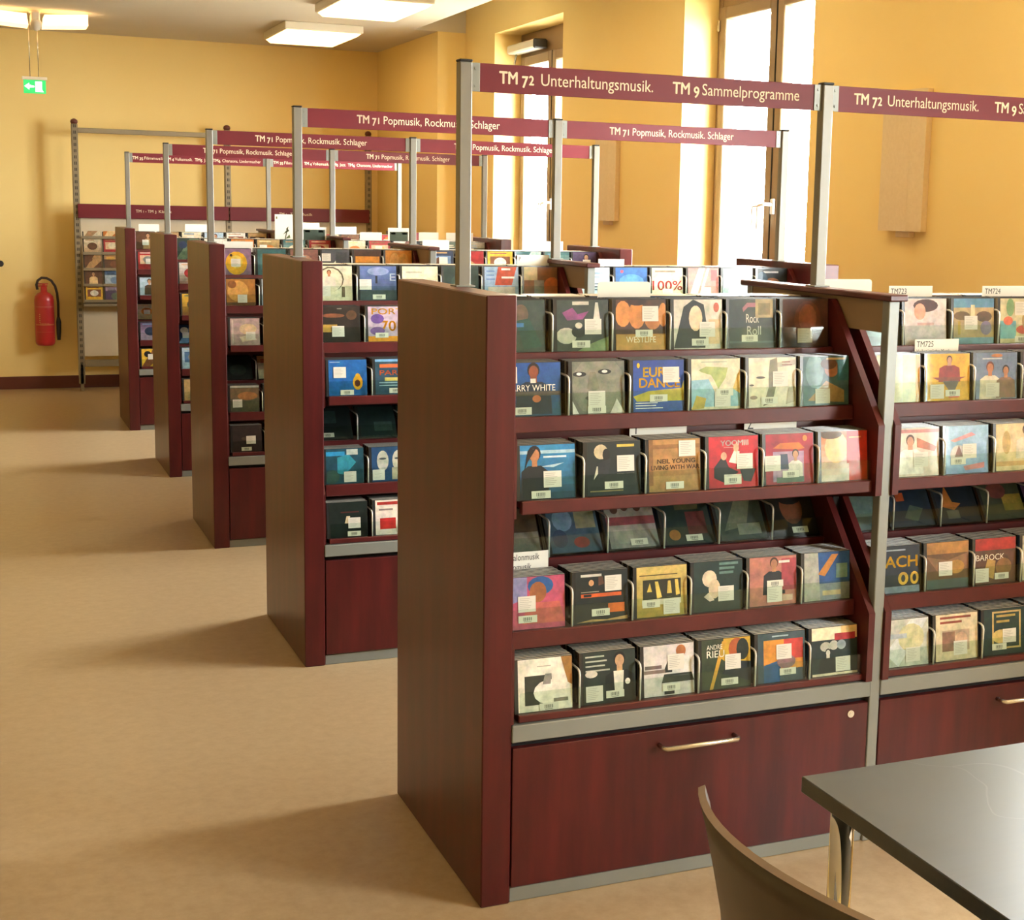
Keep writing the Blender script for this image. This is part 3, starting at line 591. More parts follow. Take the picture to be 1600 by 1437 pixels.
C(0,1,4,0, 'black CD with yellow block letters', Cover('#14202a').t('BACH',.02,.55,.95,.34,'#e8b418',True).bars(.05,.9,.95,1,.05,'#9aa6b0',.03).e(.62,.3,.12,.14,'#d8a838').e(.62,.3,.05,.08,'#14202a').e(.88,.3,.1,.14,'#d8a838').e(.88,.3,.045,.08,'#14202a').r(0,.0,1,.14,'#7a8a9c'))
C(0,1,4,1, 'brown and orange abstract CD', Cover('#6a4a2c').r(0,.75,1,1,'#a8783c').poly([(0,.7),(.5,.6),(1,.75),(1,.4),(.3,.3)],'#8a6444').e(.7,.45,.2,.15,'#b0803c').r(0,0,1,.2,'#4a5c58'), [('s',.32,.28)])
C(0,1,4,2, 'brown CD with red band and title', Cover('#5a3c2c').r(0,.74,1,1,'#a82e24').t('BAROCK',.02,.52,.72,.19,'#e4d8c0').poly([(.2,.2),(.3,.55),(.5,.5),(.45,.1)],'#b08a4c').e(.7,.35,.2,.2,'#8a643c'), [('s',.06,.06),('b',.5,.1)])
C(0,1,4,3, 'off-white CD with purple shape', Cover('#cfc4b0').r(0,.8,1,1,'#a8a498').e(.75,.5,.2,.3,'#6a4458'))
C(0,1,5,0, 'silvery CD washed out by glare', Cover('#c0c2b4').poly([(0,.3),(.6,1),(1,1),(.3,0)],'#d6dad8').e(.6,.6,.3,.3,'#c8c498').r(.1,.6,.5,.7,'#a8b4b8'), [('s',.5,.1)])  # pale silvery shapes are glare put into the print colours
C(0,1,5,1, 'cream CD with red script and photo', Cover('#d8c8a4').bars(.1,.9,.85,2,.1,'#8a4434',.05).r(.15,.2,.8,.65,'#b49a84').r(.15,.2,.45,.62,'#8a6654').e(.6,.45,.15,.15,'#cfa88c'), [('s',.45,.12)])
C(0,1,5,2, 'dark green CD with gold ornament', Cover('#1c3430').r(.2,.12,.9,.95,'#c0a468').r(.24,.16,.86,.91,'#22382f').bars(.3,.82,.8,2,.12,'#b09850',.05).e(.4,.4,.2,.15,'#d0b46c').r(.62,.2,.85,.4,'#33403a'), [('s',.48,.26),('b',.24,.12)])
C(0,1,5,3, 'dark CD at the edge of view', Cover('#26302c').r(.1,.1,.6,.9,'#6a6a58'))
# --- second row
C(1,0,0,0, 'cream CD with figure under an arch', Cover('#dcd2b4').e(.42,.62,.36,.36,'#6a5a44').e(.42,.6,.32,.34,'#dcd0b0').figure(.38,.88,.5,'#b07a54','#6a3c24','#d8ccb4',.18).r(.72,.1,.8,.4,'#6a5a44'), [('s',.14,.14)])
C(1,0,0,1, 'blue night-sky CD with letter E', Cover('#3c4a78').g('#2c3a44','#5c70a8').r(.42,.5,.48,.72,'#1c2430').e(.5,.85,.3,.12,'#8a98c0').t('E',.82,.58,.98,.3,'#b8c4d4').r(0,.0,1,.3,'#38464a'), [('s',.05,.32),('b',.38,.05)])
C(1,0,0,2, 'plain cream CD with faint title', Cover('#e8dcb8').bars(.1,.8,.8,1,.05,'#b8b09c',.05).r(.5,.5,.95,.6,'#d4c4c0'))
C(1,0,0,3, 'dark green CD behind the near post', Cover('#25362c').e(.5,.5,.3,.3,'#35483c'))
C(1,0,0,4, 'blue CD with red ribbon lettering', Cover('#9ab0c8').poly([(.4,1),(.95,1),(.8,.45),(.3,.45)],'#b84a30').bars(.5,.9,.9,2,.25,'#f0e4d8',.06).r(.1,.05,.9,.4,'#c8bcb0').bars(.05,.85,.35,3,.12,'#6a86b0',.04))
C(1,0,0,5, 'brown CD with orange curve', Cover('#7a5030').r(0,.6,.4,1,'#c8b890').e(.85,.3,.3,.4,'#b4622c').r(.3,0,.6,.6,'#8a8a80'))
C(1,0,1,0, 'dark brown CD with golden instrument', Cover('#2a2018').r(0,.28,.4,.5,'#b08c3c').e(.3,.75,.3,.06,'#7a4a2c').e(.78,.76,.14,.14,'#5a3c24').bars(.4,.93,.6,1,.05,'#8a867c',.03), [('s',.3,.16)])
C(1,0,1,1, 'purple and yellow cartoon-lettered CD', Cover('#b8a4b4').t('PORT',.1,.78,.95,.24,'#e0a028',True).t('70',.35,.3,.75,.42,'#e0981c',True).e(.25,.65,.18,.14,'#6a4a90').e(.25,.3,.2,.12,'#7a5a94').r(.0,.0,1,.15,'#d89028').r(.2,.17,.5,.24,'#584080'), [('b',.24,.12)])
C(1,0,2,0, 'bright blue CD with yellow avocado', Cover('#125a9c').g('#0e5a96','#1b62ac').e(.76,.36,.13,.21,'#d8a41c').e(.76,.52,.07,.1,'#d8a41c').e(.75,.34,.075,.1,'#5a2c18').bars(.03,.93,.3,1,.05,'#a8c0d4',.02), [('s',.18,.5),('b',.34,.03)])
C(1,0,2,1, 'slate blue CD with orange lettering', Cover('#2c4a5c').t('PARTY',.12,.55,.95,.2,'#d0602c',True).r(.12,.76,.9,.86,'#d86a38').r(.25,.38,.8,.48,'#c8b860').bars(.1,.32,.9,2,.08,'#9ab4c0',.03).r(0,.93,1,1,'#7ab0dc'), [('b',.4,.05)])
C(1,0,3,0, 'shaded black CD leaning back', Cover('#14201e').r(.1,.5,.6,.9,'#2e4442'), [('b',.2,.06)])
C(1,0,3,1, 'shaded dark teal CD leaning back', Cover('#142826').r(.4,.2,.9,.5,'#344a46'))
C(1,0,4,0, 'teal CD with turquoise face', Cover('#1d4a58').r(0,.8,.5,.92,'#2c8cc0').poly([(.3,.3),(.3,.75),(.6,.85),(.8,.6),(.5,.25)],'#2f8a9c').r(.55,.82,.85,.98,'#b8c0b4').e(.15,.2,.2,.2,'#33504a'), [('s',.5,.05)])
C(1,0,4,1, 'blue CD with two white masks', Cover('#1f4468').e(.3,.6,.16,.3,'#b4b4a4').e(.72,.6,.16,.3,'#c0bca8').e(.3,.66,.1,.03,'#3a4448').e(.72,.66,.1,.03,'#3a4448').r(.55,.05,.95,.4,'#b0a890'), [('s',.08,.06)])
C(1,0,5,0, 'black CD with small bright flame', Cover('#13201c').poly([(.4,.4),(.45,.6),(.55,.6),(.5,.4)],'#d8c8a0').bars(.3,.7,.8,1,.05,'#5a2a24',.03), [('s',.52,.26),('b',.5,.04)])
C(1,0,5,1, 'white CD with red square', Cover('#e8d8c8').r(.05,.86,.95,.95,'#a83028').r(.12,.16,.55,.48,'#c02c28').e(.85,.7,.2,.25,'#d89a4c').bars(.1,.7,.7,1,.05,'#8a7a74',.05), [('b',.6,.1)])
C(1,1,0,0, 'pale blue CD with large letters', Cover('#c4d2dc').t('ITER',.08,.3,.95,.3,'#4a586c',True).bars(.2,.8,.8,2,.12,'#8aa0b4',.05))
C(1,1,0,1, 'blue CD with yellow banner', Cover('#24406a').g('#1d3a5c','#2f6ab0').e(.5,.55,.4,.25,'#4a88c8').r(.25,.25,.85,.42,'#d8a83c').e(.2,.88,.05,.05,'#c8485c'))
C(1,1,0,2, 'cream CD with red percentage lettering', Cover('#dccaa8').t('100%',.02,.3,.98,.42,'#c02c24',True).bars(.1,.86,.9,1,.05,'#8a7a64',.06), [('s',.38,.05)])
C(1,1,0,3, 'pink CD with white diagonal stripes', Cover('#d8867c').poly([(.0,0),(.25,0),(.55,1),(.35,1)],'#efe4d8').poly([(.32,0),(.4,0),(.7,1),(.62,1)],'#efe4d8').r(.75,.6,.95,.95,'#c85c5c'), [('s',.45,.1)])
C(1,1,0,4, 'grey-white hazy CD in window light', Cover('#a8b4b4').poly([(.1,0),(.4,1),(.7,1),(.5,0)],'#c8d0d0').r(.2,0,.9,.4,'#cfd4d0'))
C(1,1,0,5, 'dark CD with a brown hand', Cover('#22282c').e(.5,.45,.3,.25,'#8a5a38').bars(.2,.85,.8,1,.05,'#c4c4c0',.06).e(.15,.6,.2,.3,'#2c4658'))
# --- third row
C(2,0,0,0, 'purple CD with bright yellow figure', Cover('#8a6a84').e(.48,.45,.38,.45,'#e0a81c').e(.48,.5,.22,.25,'#e8c85c').e(.3,.75,.05,.05,'#3a2c1c'), [('s',.34,.32)])
C(2,0,1,0, 'orange and brown hazy CD', Cover('#a8702c').e(.4,.55,.36,.4,'#d09a4c').r(.0,.0,1,.12,'#6a4a24').e(.2,.8,.15,.15,'#8a5420'), [('s',.42,.12)])
C(2,0,2,0, 'pale lilac CD with faint picture', Cover('#b49c98').e(.6,.6,.3,.2,'#d4b894').poly([(.3,.3),(.7,.4),(.9,.2),(.4,.12)],'#e0cdb4').r(.05,.05,.1,.95,'#cbbdb4'), [('s',.55,.2)])
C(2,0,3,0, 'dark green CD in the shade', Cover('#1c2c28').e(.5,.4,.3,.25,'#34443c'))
C(2,0,4,0, 'olive CD with tan landscape', Cover('#5a5a44').r(0,.5,1,.9,'#6e5c40').e(.6,.6,.35,.16,'#9a6a3c').r(0,.92,1,1,'#aab0a4'), [('s',.14,.18)])
C(2,0,5,0, 'dark brown CD with one white sticker', Cover('#2c2220').e(.4,.5,.1,.06,'#4a3a34'), [('s',.5,.3),('b',.34,.05)])
C(2,0,0,1, 'teal CD behind the second post', Cover('#2c5a60').r(.1,.2,.9,.8,'#3a6a6c'))
C(2,0,0,2, 'violet-brown CD with small face', Cover('#8a5a50').e(.5,.5,.3,.3,'#b4886c'))
C(2,0,0,3, 'grey CD with white sticker', Cover('#4a4c50').e(.6,.4,.2,.2,'#c8c4b8').r(.5,.3,.9,.9,'#3a3c40'), [('s',.05,.55)])
C(2,0,0,4, 'dark CD with orange title band', Cover('#4a2c1c').r(.05,.5,.95,.75,'#d88a24').r(.1,.1,.9,.4,'#a89a94'))
C(2,0,0,5, 'golden-orange CD with two figures', Cover('#c88430').e(.35,.5,.2,.4,'#d8a45c').e(.68,.5,.2,.4,'#d09848').e(.5,.3,.15,.15,'#7a4a24'))

PAL = [('dark green', '#22342c', '#5a6a54'), ('dark blue', '#1c2c48', '#6a86a8'), ('brown', '#5a3a24', '#b08a5c'), ('cream', '#ddd0b0', '#a8845c'), ('red', '#9c2424', '#d8b08c'), ('orange', '#c8742c', '#e8c890'),
       ('pale blue', '#a8bccc', '#4a688c'), ('black', '#161a1a', '#7a7468'), ('grey', '#7a7a74', '#c4c0b4'), ('yellow', '#d8ac34', '#7a4a2c'), ('teal', '#2a5a5c', '#a8c4b8'), ('white', '#e0dace', '#8a5a4c'), ('purple', '#4a3858', '#b49cb4'), ('tan', '#b0905c', '#4a3a28')]
def random_cover(rr):
    n, a, b = PAL[rr.randrange(len(PAL))]; c = Cover(a); k = rr.randrange(5)
    _, a2, b2 = PAL[rr.randrange(len(PAL))]
    if k == 0: c.figure(.35+.3*rr.random(), .92, .9, '#b98a66', '#2c2018', b2, .26); d = 'with a figure'
    elif k == 1: c.g(b, a).e(.5, .5, .3, .25, a2).bars(.1, .88, .9, 1, .06, b2, .06); d = 'with shaded oval'
    elif k == 2: c.r(.1, .3, .9, .8, b).e(.5, .55, .25, .2, a2).bars(.1, .9, .8, 1, .06, b2, .05); d = 'with picture panel'
    elif k == 3: c.poly([(0, 0), (.6, 1), (1, 1), (1, .6), (.4, 0)], b).e(.3, .7, .18, .18, a2); d = 'with diagonal band'
    else: c.r(0, .7, 1, 1, b).bars(.12, .8, .88, 2, .1, a2, .05).e(.6, .35, .28, .24, b2); d = 'with top band'
    return '%s CD %s' % (n, d), c
# remaining front CDs the photograph shows (narrow glimpses and top tiers)
seen = []
for b in (0, 1):
    for c in range(6): seen += [(3, b, 0, c), (4, b, 0, c)]
    for c in range(6): seen.append((2, 1, 0, c))
for r in (3, 4):
    for t in range(1, 6): seen.append((r, 0, t, 0))
for t in (1, 2, 3, 4, 5): seen.append((2, 0, t, 1))
rr = random.Random(31)
for key in seen:
    if key in covers: continue
    d, cv = random_cover(rr)
    lab = [('s', .1+.4*rr.random(), .2+.3*rr.random())] if rr.random() < .6 else []
    covers[key] = (d, cv.mesh(), lab)

stack_n = {}
for key in sorted(covers):
    r, b, t, c = key; d, me, lab = covers[key]
    jit = -rr.random()*.02; tilt = 0
    if key == (0, 0, 5, 0): tilt = .0; jit = -.02
    x = slot_x(b, c)+(rr.random()*.003)
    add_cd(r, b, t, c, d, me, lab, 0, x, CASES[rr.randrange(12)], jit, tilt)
    n = 4 if t == 3 else rr.choice((7, 8, 8)) if t in (0, 5, 4, 2) else rr.choice((6, 7, 7))
    if (r, b, t) == (0, 0, 0): n = 8
    if (r, b, t) == (0, 1, 1): n = 6
    if key == (0, 0, 4, 0): n = 7
    if t == 0: n = min(n, 9)
    stack_n[key] = (n, x)
# cases behind the front ones: the largest ones in view as individuals, the rest as one object
budget = 296-CD_COUNT[0]
order = [(k, key) for k in range(1, 5) for key in sorted(stack_n) if key[0] == 0 and key[2] != 3]
indiv = set()
for k, key in order:
    if k < stack_n[key][0] and len(indiv) < budget: indiv.add((key, k))
rest = MB()
def stuff_box(loc, lean, rz, side, top, front=(.03, .03, .03), w=CW):
    th = math.radians(lean); M = Matrix.Translation(loc) @ Matrix.Rotation(rz, 4, 'Z') @ Matrix.Rotation(-th, 4, 'X')
    b = len(rest.v)
    for p in ((0, 0, 0), (w, 0, 0), (w, CT, 0), (0, CT, 0), (0, 0, CH), (w, 0, CH), (w, CT, CH), (0, CT, CH)): rest.v.append(tuple(M @ Vector(p)))
    cc = [side, top, front, side, side, side]
    for k, qd in enumerate(((0, 3, 2, 1), (4, 5, 6, 7), (0, 1, 5, 4), (2, 3, 7, 6), (0, 4, 7, 3), (1, 2, 6, 5))): rest.face([b+i for i in qd], cc[k])
for key in sorted(stack_n):
    r, b, t, c = key; n, x = stack_n[key]
    for k in range(1, n):
        jx = (rr.random()-.5)*.003
        loc, rot = place_cd(r, b, t, x+jx, k)
        if (key, k) in indiv:
            add('cd_case', CASES[rr.randrange(12)], None, loc, rot, '%s CD case from the front, %s stack, %s tier, %s bay, nearest row' % (ORD[k], ORD[c], TIERNAME[t], ('left', 'right')[b]), 'cd', 'cases behind %s stack, %s tier, %s bay' % (ORD[c], TIERNAME[t], ('left', 'right')[b]))
        else:
            stuff_box(loc, TIERS[t][4], 0, SIDES[rr.randrange(len(SIDES))], TOPS[rr.randrange(len(TOPS))])
for r in range(5):
    for b in (0, 1):
        for t in range(6):
            for c in range(6):
                if (r, b, t, c) in stack_n: continue
                x = slot_x(b, c)
                for k in range(4 if t == 3 else 7):
                    loc, rot = place_cd(r, b, t, x, k)
                    stuff_box(loc, TIERS[t][4], 0, SIDES[rr.randrange(len(SIDES))], TOPS[rr.randrange(len(TOPS))], lin(PAL[rr.randrange(len(PAL))][1]))
        # the side facing away, top tier only
        for c in range(6):
            base = ROWX[r]+(TX if b == 0 else 1.06); xr = base+IN_W-((.020 if c == 0 else RODS[c-1]+.006))
            for k in range(8):
                yf = TIERS[0][0]
                stuff_box((xr+(rr.random()-.5)*.006, r*S+D-yf-.018-k*(CT+.0008), TIERS[0][2]+.0012+CT*math.sin(math.radians(TIERS[0][4]))), TIERS[0][4], math.pi, SIDES[rr.randrange(len(SIDES))], TOPS[rr.randrange(len(TOPS))], lin(PAL[rr.randrange(len(PAL))][1]))
add('cd_cases', rest.mesh('cd_cases', 'case'), None, label='further CD cases packed in the shelf rows behind the front ones', cat='cds', kind='stuff')

# ------------------------------------------------------------------ index cards standing in the stacks
def card(row, x0, x1, z0, z1, y, label, texts=(), lean=8, pic=None, rounded=False):
    w, h = x1-x0, z1-z0; q = MB(); t = .0008
    if rounded:
        rad = .008; pts = [(0, 0), (w, 0), (w, h-rad), (w-rad*.3, h-rad*.3), (w-rad, h), (rad, h), (rad*.3, h-rad*.3), (0, h-rad)]
    else: pts = [(0, 0), (w, 0), (w, h), (0, h)]
    q.prism(pts, 0, t, None, 'y')
    o = add('index_card', q.mesh('index_card', 'paper'), None, (x0+ROWX[row], row*S+y, z0), (-math.radians(lean), 0, 0), label, 'card', 'white index cards between the CDs')
    if texts:
        q = MB()
        for s, a, b, zz, size, col in texts: text_into(q, s, a*w, b*w, h-zz, size, -.0003, lin(col))
        add('card_lettering', q.mesh('card_lettering', 'label_print'), o)
    if pic:
        q = MB()
        for pts, col in pic: q.poly([(u*w, -.0003, v*h) for u, v in pts], lin(col))
        add('card_picture', q.mesh('card_picture', 'label_print'), o)
    return o
INK, GREY = '#25282c', '#8a8678'
YC = .372                                   # the gap behind the top-tier stacks
def top_card(row, x0, x1, z1, label, *a, **k): return card(row, x0, x1, 1.25, z1, YC, label, *a, lean=0, **k)
top_card(0, .418, .563, 1.411, 'blank cream index card standing in the nearest row top tier', rounded=True)
top_card(0, 1.281, 1.424, 1.401, 'index card reading TM723 in the nearest row right bay', [('TM723', .04, .40, .022, .022, INK), ('Orchestermusik', .32, .66, .036, .012, GREY)])
top_card(0, 1.593, 1.743, 1.401, 'index card reading TM724 at the right picture edge', [('TM724', .06, .42, .022, .022, INK), ('Tanzmusik', .06, .75, .036, .012, GREY)])
card(0, 1.262, 1.402, 1.114, 1.269, .2125, 'index card reading TM725 in the second tier, right bay', [('TM725', .04, .42, .020, .022, INK), ('Volkstümliche Musik', .04, .82, .036, .014, '#4a4a46')], lean=0)
top_card(0, 1.071, 1.225, 1.419, 'rounded blank white card just right of the divider post', rounded=True)
card(0, .405, .556, .939, 1.098, .131, 'index card with letter Y below the second tier', [('Y', .05, .17, .035, .036, INK)], lean=0)
card(0, .714, .862, .939, 1.096, .131, 'index card with letter Z below the second tier', [('Z', .06, .17, .033, .036, INK)], lean=0)
card(0, .095, .222, .623, .785, .178, 'index card with two lines of text, fifth tier at left end', [('Salonmusik', .25, .82, .020, .022, INK), ('Tangomusik', .05, .66, .043, .022, INK)], lean=0)
top_card(1, .895, 1.025, 1.415, 'index card with letter P on the second shelf row', [('P', .05, .12, .022, .022, INK)])
top_card(1, 1.23, 1.34, 1.402, 'narrow blank card on second row right bay')
top_card(2, 1.10, 1.24, 1.425, 'blank white card beside the third row divider')
top_card(2, 1.72, 1.86, 1.425, 'blank white card near the right end of the third row')
top_card(2, .12, .26, 1.405, 'small white card at the left end of the third row')
top_card(3, .695, .805, 1.525, 'tall cream card with leafy drawing on the fourth row', pic=[([(.5, .4), (.56, .4), (.7, .66), (.64, .66)], '#5a5a34'), ([(.45, .56), (.8, .64), (.7, .69)], '#4a5230'), ([(.55, .46), (.85, .49), (.8, .56)], '#5f6a3c'), ([(.6, .68), (.75, .74), (.7, .64)], '#4a4a28'), ([(.06, .9), (.14, .9), (.14, .95), (.06, .95)], '#6a6a44')])
top_card(3, .86, 1.01, 1.452, 'white-framed card with dark green picture, fourth row left bay', pic=[([(.06, .4), (.94, .4), (.94, .92), (.06, .92)], '#26382a'), ([(.12, .84), (.32, .84), (.32, .9), (.12, .9)], '#d8d8c8'), ([(.68, .84), (.88, .84), (.88, .9), (.68, .9)], '#d8d8c8')])
top_card(3, 1.22, 1.36, 1.425, 'blank white card standing behind the fourth row divider')
top_card(3, 1.40, 1.54, 1.455, 'white-framed card with dark green picture, fourth row right bay', pic=[([(.08, .5), (.92, .5), (.92, .88), (.08, .88)], '#33422c'), ([(.14, .8), (.34, .8), (.34, .86), (.14, .86)], '#d8d8c8'), ([(.66, .8), (.86, .8), (.86, .86), (.66, .86)], '#d8d8c8')])
top_card(3, 1.60, 1.73, 1.43, 'first blank white card right of the framed one, fourth row')
top_card(3, 1.78, 1.96, 1.43, 'blank white card at the right end of the fourth row')
top_card(4, .13, .27, 1.425, 'white card at the left end of the farthest row')
top_card(4, .45, .62, 1.43, 'blank white card in the middle of the farthest row')
top_card(4, 1.22, 1.42, 1.455, 'blank white card on the farthest row right bay')
top_card(4, 1.52, 1.70, 1.43, 'second blank white card on the farthest row right bay')

# ------------------------------------------------------------------ wall rack at the far wall
WY = 9.92
t = empty('wall_rack', (0, WY, 0), 'tall grey steel wall rack with red fascia and sloped CD trays', 'rack')
UX = [-.18, 1.045, 2.27]
for x in UX:
    q = MB().bbox(x-.025, 0, .06, x+.025, .06, 2.2, r=.004)
    u = add('upright', q.mesh('upright', 'rack_metal'), t)
    q = MB()
    for i in range(42): q.box(x-.009, -.0015, .12+i*.05, x-.003, 0, .145+i*.05); q.box(x+.003, -.0015, .12+i*.05, x+.009, 0, .145+i*.05)
    add('slot_row', q.mesh('slot_row', 'dark_gap'), u, kind='stuff')
    add('end_ball', MB().lathe([(.0, 0), (.022, .004), (.03, .02), (.026, .036), (.012, .046), (.0, .048)], (x, .03, 2.195), 12).mesh('end_ball', 'baseboard'), u)
    add('foot', MB().prism([(0, .0), (.06, 0), (.06, .22), (0, .22)], x-.012, x+.012).lathe([(.018, 0), (.018, .012), (.006, .016)], (x, .03, 0), 10).mesh('foot', 'rack_metal'), u)
for i in (0, 1):
    a, b = UX[i]+.025, UX[i+1]-.025
    add('top_bar', MB().bbox(a, .01, 2.13, b, .05, 2.17, r=.003).mesh('top_bar', 'rack_metal'), t)
    f = add('fascia', MB().bbox(a-.02, -.03, 1.44, b+.02, -.012, 1.555, r=.002).mesh('fascia', 'sign'), t)
    q = MB()
    x0 = (.28, 1.468)[i]
    text_into(q, 'TM 1 - TM 3', x0, x0+.165, 1.492, .034, -.0312, None, False, True)
    text_into(q, 'Klassik' if i == 0 else 'Musik', x0+.185, x0+.29, 1.492, .034, -.0312)
    add('fascia_lettering', q.mesh('fascia_lettering', 'letter'), f)
    add('back_sheet', MB().prism([(.01, 1.44), (.018, 1.44), (-.03, .73), (-.04, .73)], a, b).mesh('back_sheet', 'rack_panel'), t)
    for k in range(5):
        z = .755+.13*k; y = -.075+.02*k
        add('cd_ledge', MB().bbox(a+.005, y-.03, z-.006, b-.005, y+.07, z, r=.001).bbox(a+.005, y-.03, z, b-.005, y-.026, z+.018, r=.001).mesh('cd_ledge', 'rack_metal'), t)
    add('shelf_base', MB().bbox(a, -.09, .715, b, .03, .74, r=.002).mesh('shelf_base', 'rack_metal'), t)
    add('lower_bar', MB().bbox(a, 0, .205, b, .03, .262, r=.003).mesh('lower_bar', 'rack_metal'), t)
    add('lower_panel', MB().bbox(a, .03, .29, b, .035, .71, r=.001).mesh('lower_panel', 'rack_panel'), t)
rr = random.Random(5)
for k in range(5):
    z = .755+.13*k; y = WY-.075+.02*k
    for c in range(15):
        if c in (7,): continue
        x = -.145+.155*c
        if c > 2 and k < 4: continue
        d, cv = random_cover(rr)
        o = add('cd_case', CASES[rr.randrange(12)], None, (x, y-.012, z+.002), (-math.radians(10), 0, 0), '%s, %s wall rack shelf from top, %s place from left' % (d, ('first', 'second', 'third', 'fourth', 'fifth')[4-k], ('first second third fourth fifth sixth seventh eighth ninth tenth eleventh twelfth thirteenth fourteenth fifteenth'.split())[c]), 'cd', 'CDs on the far wall rack')
        add('cover', cv.mesh(), o)

# ------------------------------------------------------------------ wall loudspeakers, knob
for i, (y, lb) in enumerate(((2.265, 'cream flat wall speaker behind the right bay sign'), (5.43, 'cream flat wall speaker between the two windows'))):
    t = empty('wall_speaker', (WIN_X0, y, 1.53), lb, 'speaker', 'wall speakers between the windows')
    hw = .15
    add('speaker_body', MB().prism([(-.001, hw), (-.001, -hw+.01), (-.035, -hw), (-.05, -hw+.09), (-.045, hw)], 0, .585, None, 'z').mesh('speaker_body', 'speaker_cloth'), t)
    add('wall_bracket', MB().bbox(-.03, -.06, -.025, -.001, .04, 0, r=.003).mesh('wall_bracket', 'speaker_cloth'), t)
add('coat_peg', MB().tube([(-.775, FARY, 1.05), (-.775, FARY-.02, 1.05), (-.775, FARY-.025, 1.05), (-.775, FARY-.045, 1.05), (-.775, FARY-.05, 1.05)], [.012, .012, .026, .026, .016], 14).mesh('coat_peg', 'black'), label='small round black peg on the far wall at left', cat='peg')

# ------------------------------------------------------------------ fire extinguisher
t = empty('fire_extinguisher', (-.45, FARY-.10, .37), 'red fire extinguisher hanging on the far wall', 'extinguisher')
add('cylinder', MB().lathe([(.0, 0), (.06, .004), (.074, .018), (.078, .04), (.078, .38), (.072, .415), (.05, .44), (.028, .45), (.026, .47)], (0, 0, 0), 24).mesh('cylinder', 'extinguisher_red'), t)
q = MB().bbox(-.025, -.022, .462, .025, .022, .495, r=.006).bbox(-.055, -.012, .495, .03, .012, .505, r=.003).bbox(-.055, -.012, .512, .035, .012, .522, r=.003).tube([(.0, 0, .49), (0, 0, .515)], .012, 8)
add('valve', q.mesh('valve', 'extinguisher_red'), t)
q = MB()
pts = [(-.05, -.01, .47), (-.056, -.01, .51), (-.045, -.012, .545), (-.015, -.014, .568), (.025, -.015, .565), (.06, -.016, .545), (.088, -.018, .50), (.102, -.02, .44), (.108, -.02, .36), (.106, -.02, .22)]
add('hose', MB().tube(pts, .0105, 8).mesh('hose', 'hose'), t)
add('nozzle', MB().tube([(.106, -.02, .24), (.107, -.02, .2), (.107, -.02, .12), (.105, -.02, .05)], [.013, .021, .019, .014], 10).mesh('nozzle', 'black'), t)
q = MB()
def band(z0, z1, a0=-1.1, a1=1.1, r=.0786, n=10, col='#c89a5c'):
    for i in range(n):
        p = [(a0+(a1-a0)*j/n) for j in (i, i+1)]
        q.poly([(r*math.sin(p[0]), -r*math.cos(p[0]), z0), (r*math.sin(p[1]), -r*math.cos(p[1]), z0), (r*math.sin(p[1]), -r*math.cos(p[1]), z1), (r*math.sin(p[0]), -r*math.cos(p[0]), z1)], lin(col))
band(.325, .335, col='#b8584c'); add('label_band', q.mesh('label_band', 'label_print'), t); q = MB()
band(.118, .121, col='#b8604c'); add('label_band', q.mesh('label_band', 'label_print'), t); q = MB()
band(.178, .184)
for i in range(5): band(.20+.016*i, .206+.016*i, -.62, -.5, n=2)
for i in range(6): band(.187, .195, -.5+.16*i, -.44+.16*i, n=1)
add('instruction_print', q.mesh('instruction_print', 'label_print'), t)
add('wall_hook', MB().bbox(-.02, .07, .40, .02, .099, .46, r=.003).mesh('wall_hook', 'black'), t)

# ------------------------------------------------------------------ exit sign hanging from the ceiling
t = empty('exit_sign', (-.51, 9.0, 2.365), 'small green exit sign with arrow hanging from the ceiling', 'sign')
add('housing', MB().bbox(-.088, -.022, .098, .088, .022, .122, r=.003).mesh('housing', 'lamp_body'), t)
add('light_panel', MB().bbox(-.078, -.006, 0, .078, .006, .098, r=.002).mesh('light_panel', 'exit_green'), t)
q = MB(); y = -.0065
q.poly([(-.072, y, .052), (-.038, y, .076), (-.038, y, .062), (-.002, y, .055), (-.002, y, .046), (-.038, y, .040), (-.038, y, .026)])
q.poly([(.004, y, .012), (.062, y, .012), (.05, y, .03), (.052, y, .088), (.004, y, .088)])
add('pictogram', q.mesh('pictogram', 'exit_white'), t)
for x in (-.03, .03): add('hanging_rod', MB().tube([(x, 0, .12), (x, 0, CEIL-2.365)], .004, 6).mesh('hanging_rod', 'nickel'), t)

# ------------------------------------------------------------------ ceiling lamps
LY = [8.78-1.9*k for k in range(7)]
pn = ['last before the far wall', 'second from the far wall', 'third from the far wall', 'fourth from the far wall', 'fifth from the far wall', 'sixth from the far wall', 'seventh from the far wall']
mb_body = MB().bbox(-.30, -.43, -.06, .30, .43, 0, r=.006).mesh('lamp_housing', 'lamp_body')
mb_diff = MB().prism([(-.285, -.06), (-.25, -.085), (.25, -.085), (.285, -.06)], -.415, .415, None, 'y').mesh('diffuser', 'lamp')
w_body = MB().bbox(-.03, -.13, -.10, .03, .13, -.02, r=.01).tube([(0, 0, -.02), (0, 0, 0)], .04, 12).mesh('lamp_spine', 'lamp_body')
w_l = MB().prism([(-.36, -.10), (-.36, -.02), (-.06, -.04), (-.05, -.12)], -.13, .13, None, 'y').mesh('wing_diffuser', 'lamp_wing')
w_r = MB().prism([(.36, -.10), (.05, -.12), (.06, -.04), (.36, -.02)], -.13, .13, None, 'y').mesh('wing_diffuser', 'lamp_wing')
w_ball = MB().lathe([(0, -.16), (.028, -.15), (.042, -.125), (.042, -.10), (.03, -.08), (0, -.075)], (0, -.12, 0), 14).mesh('end_cap', 'lamp_body')
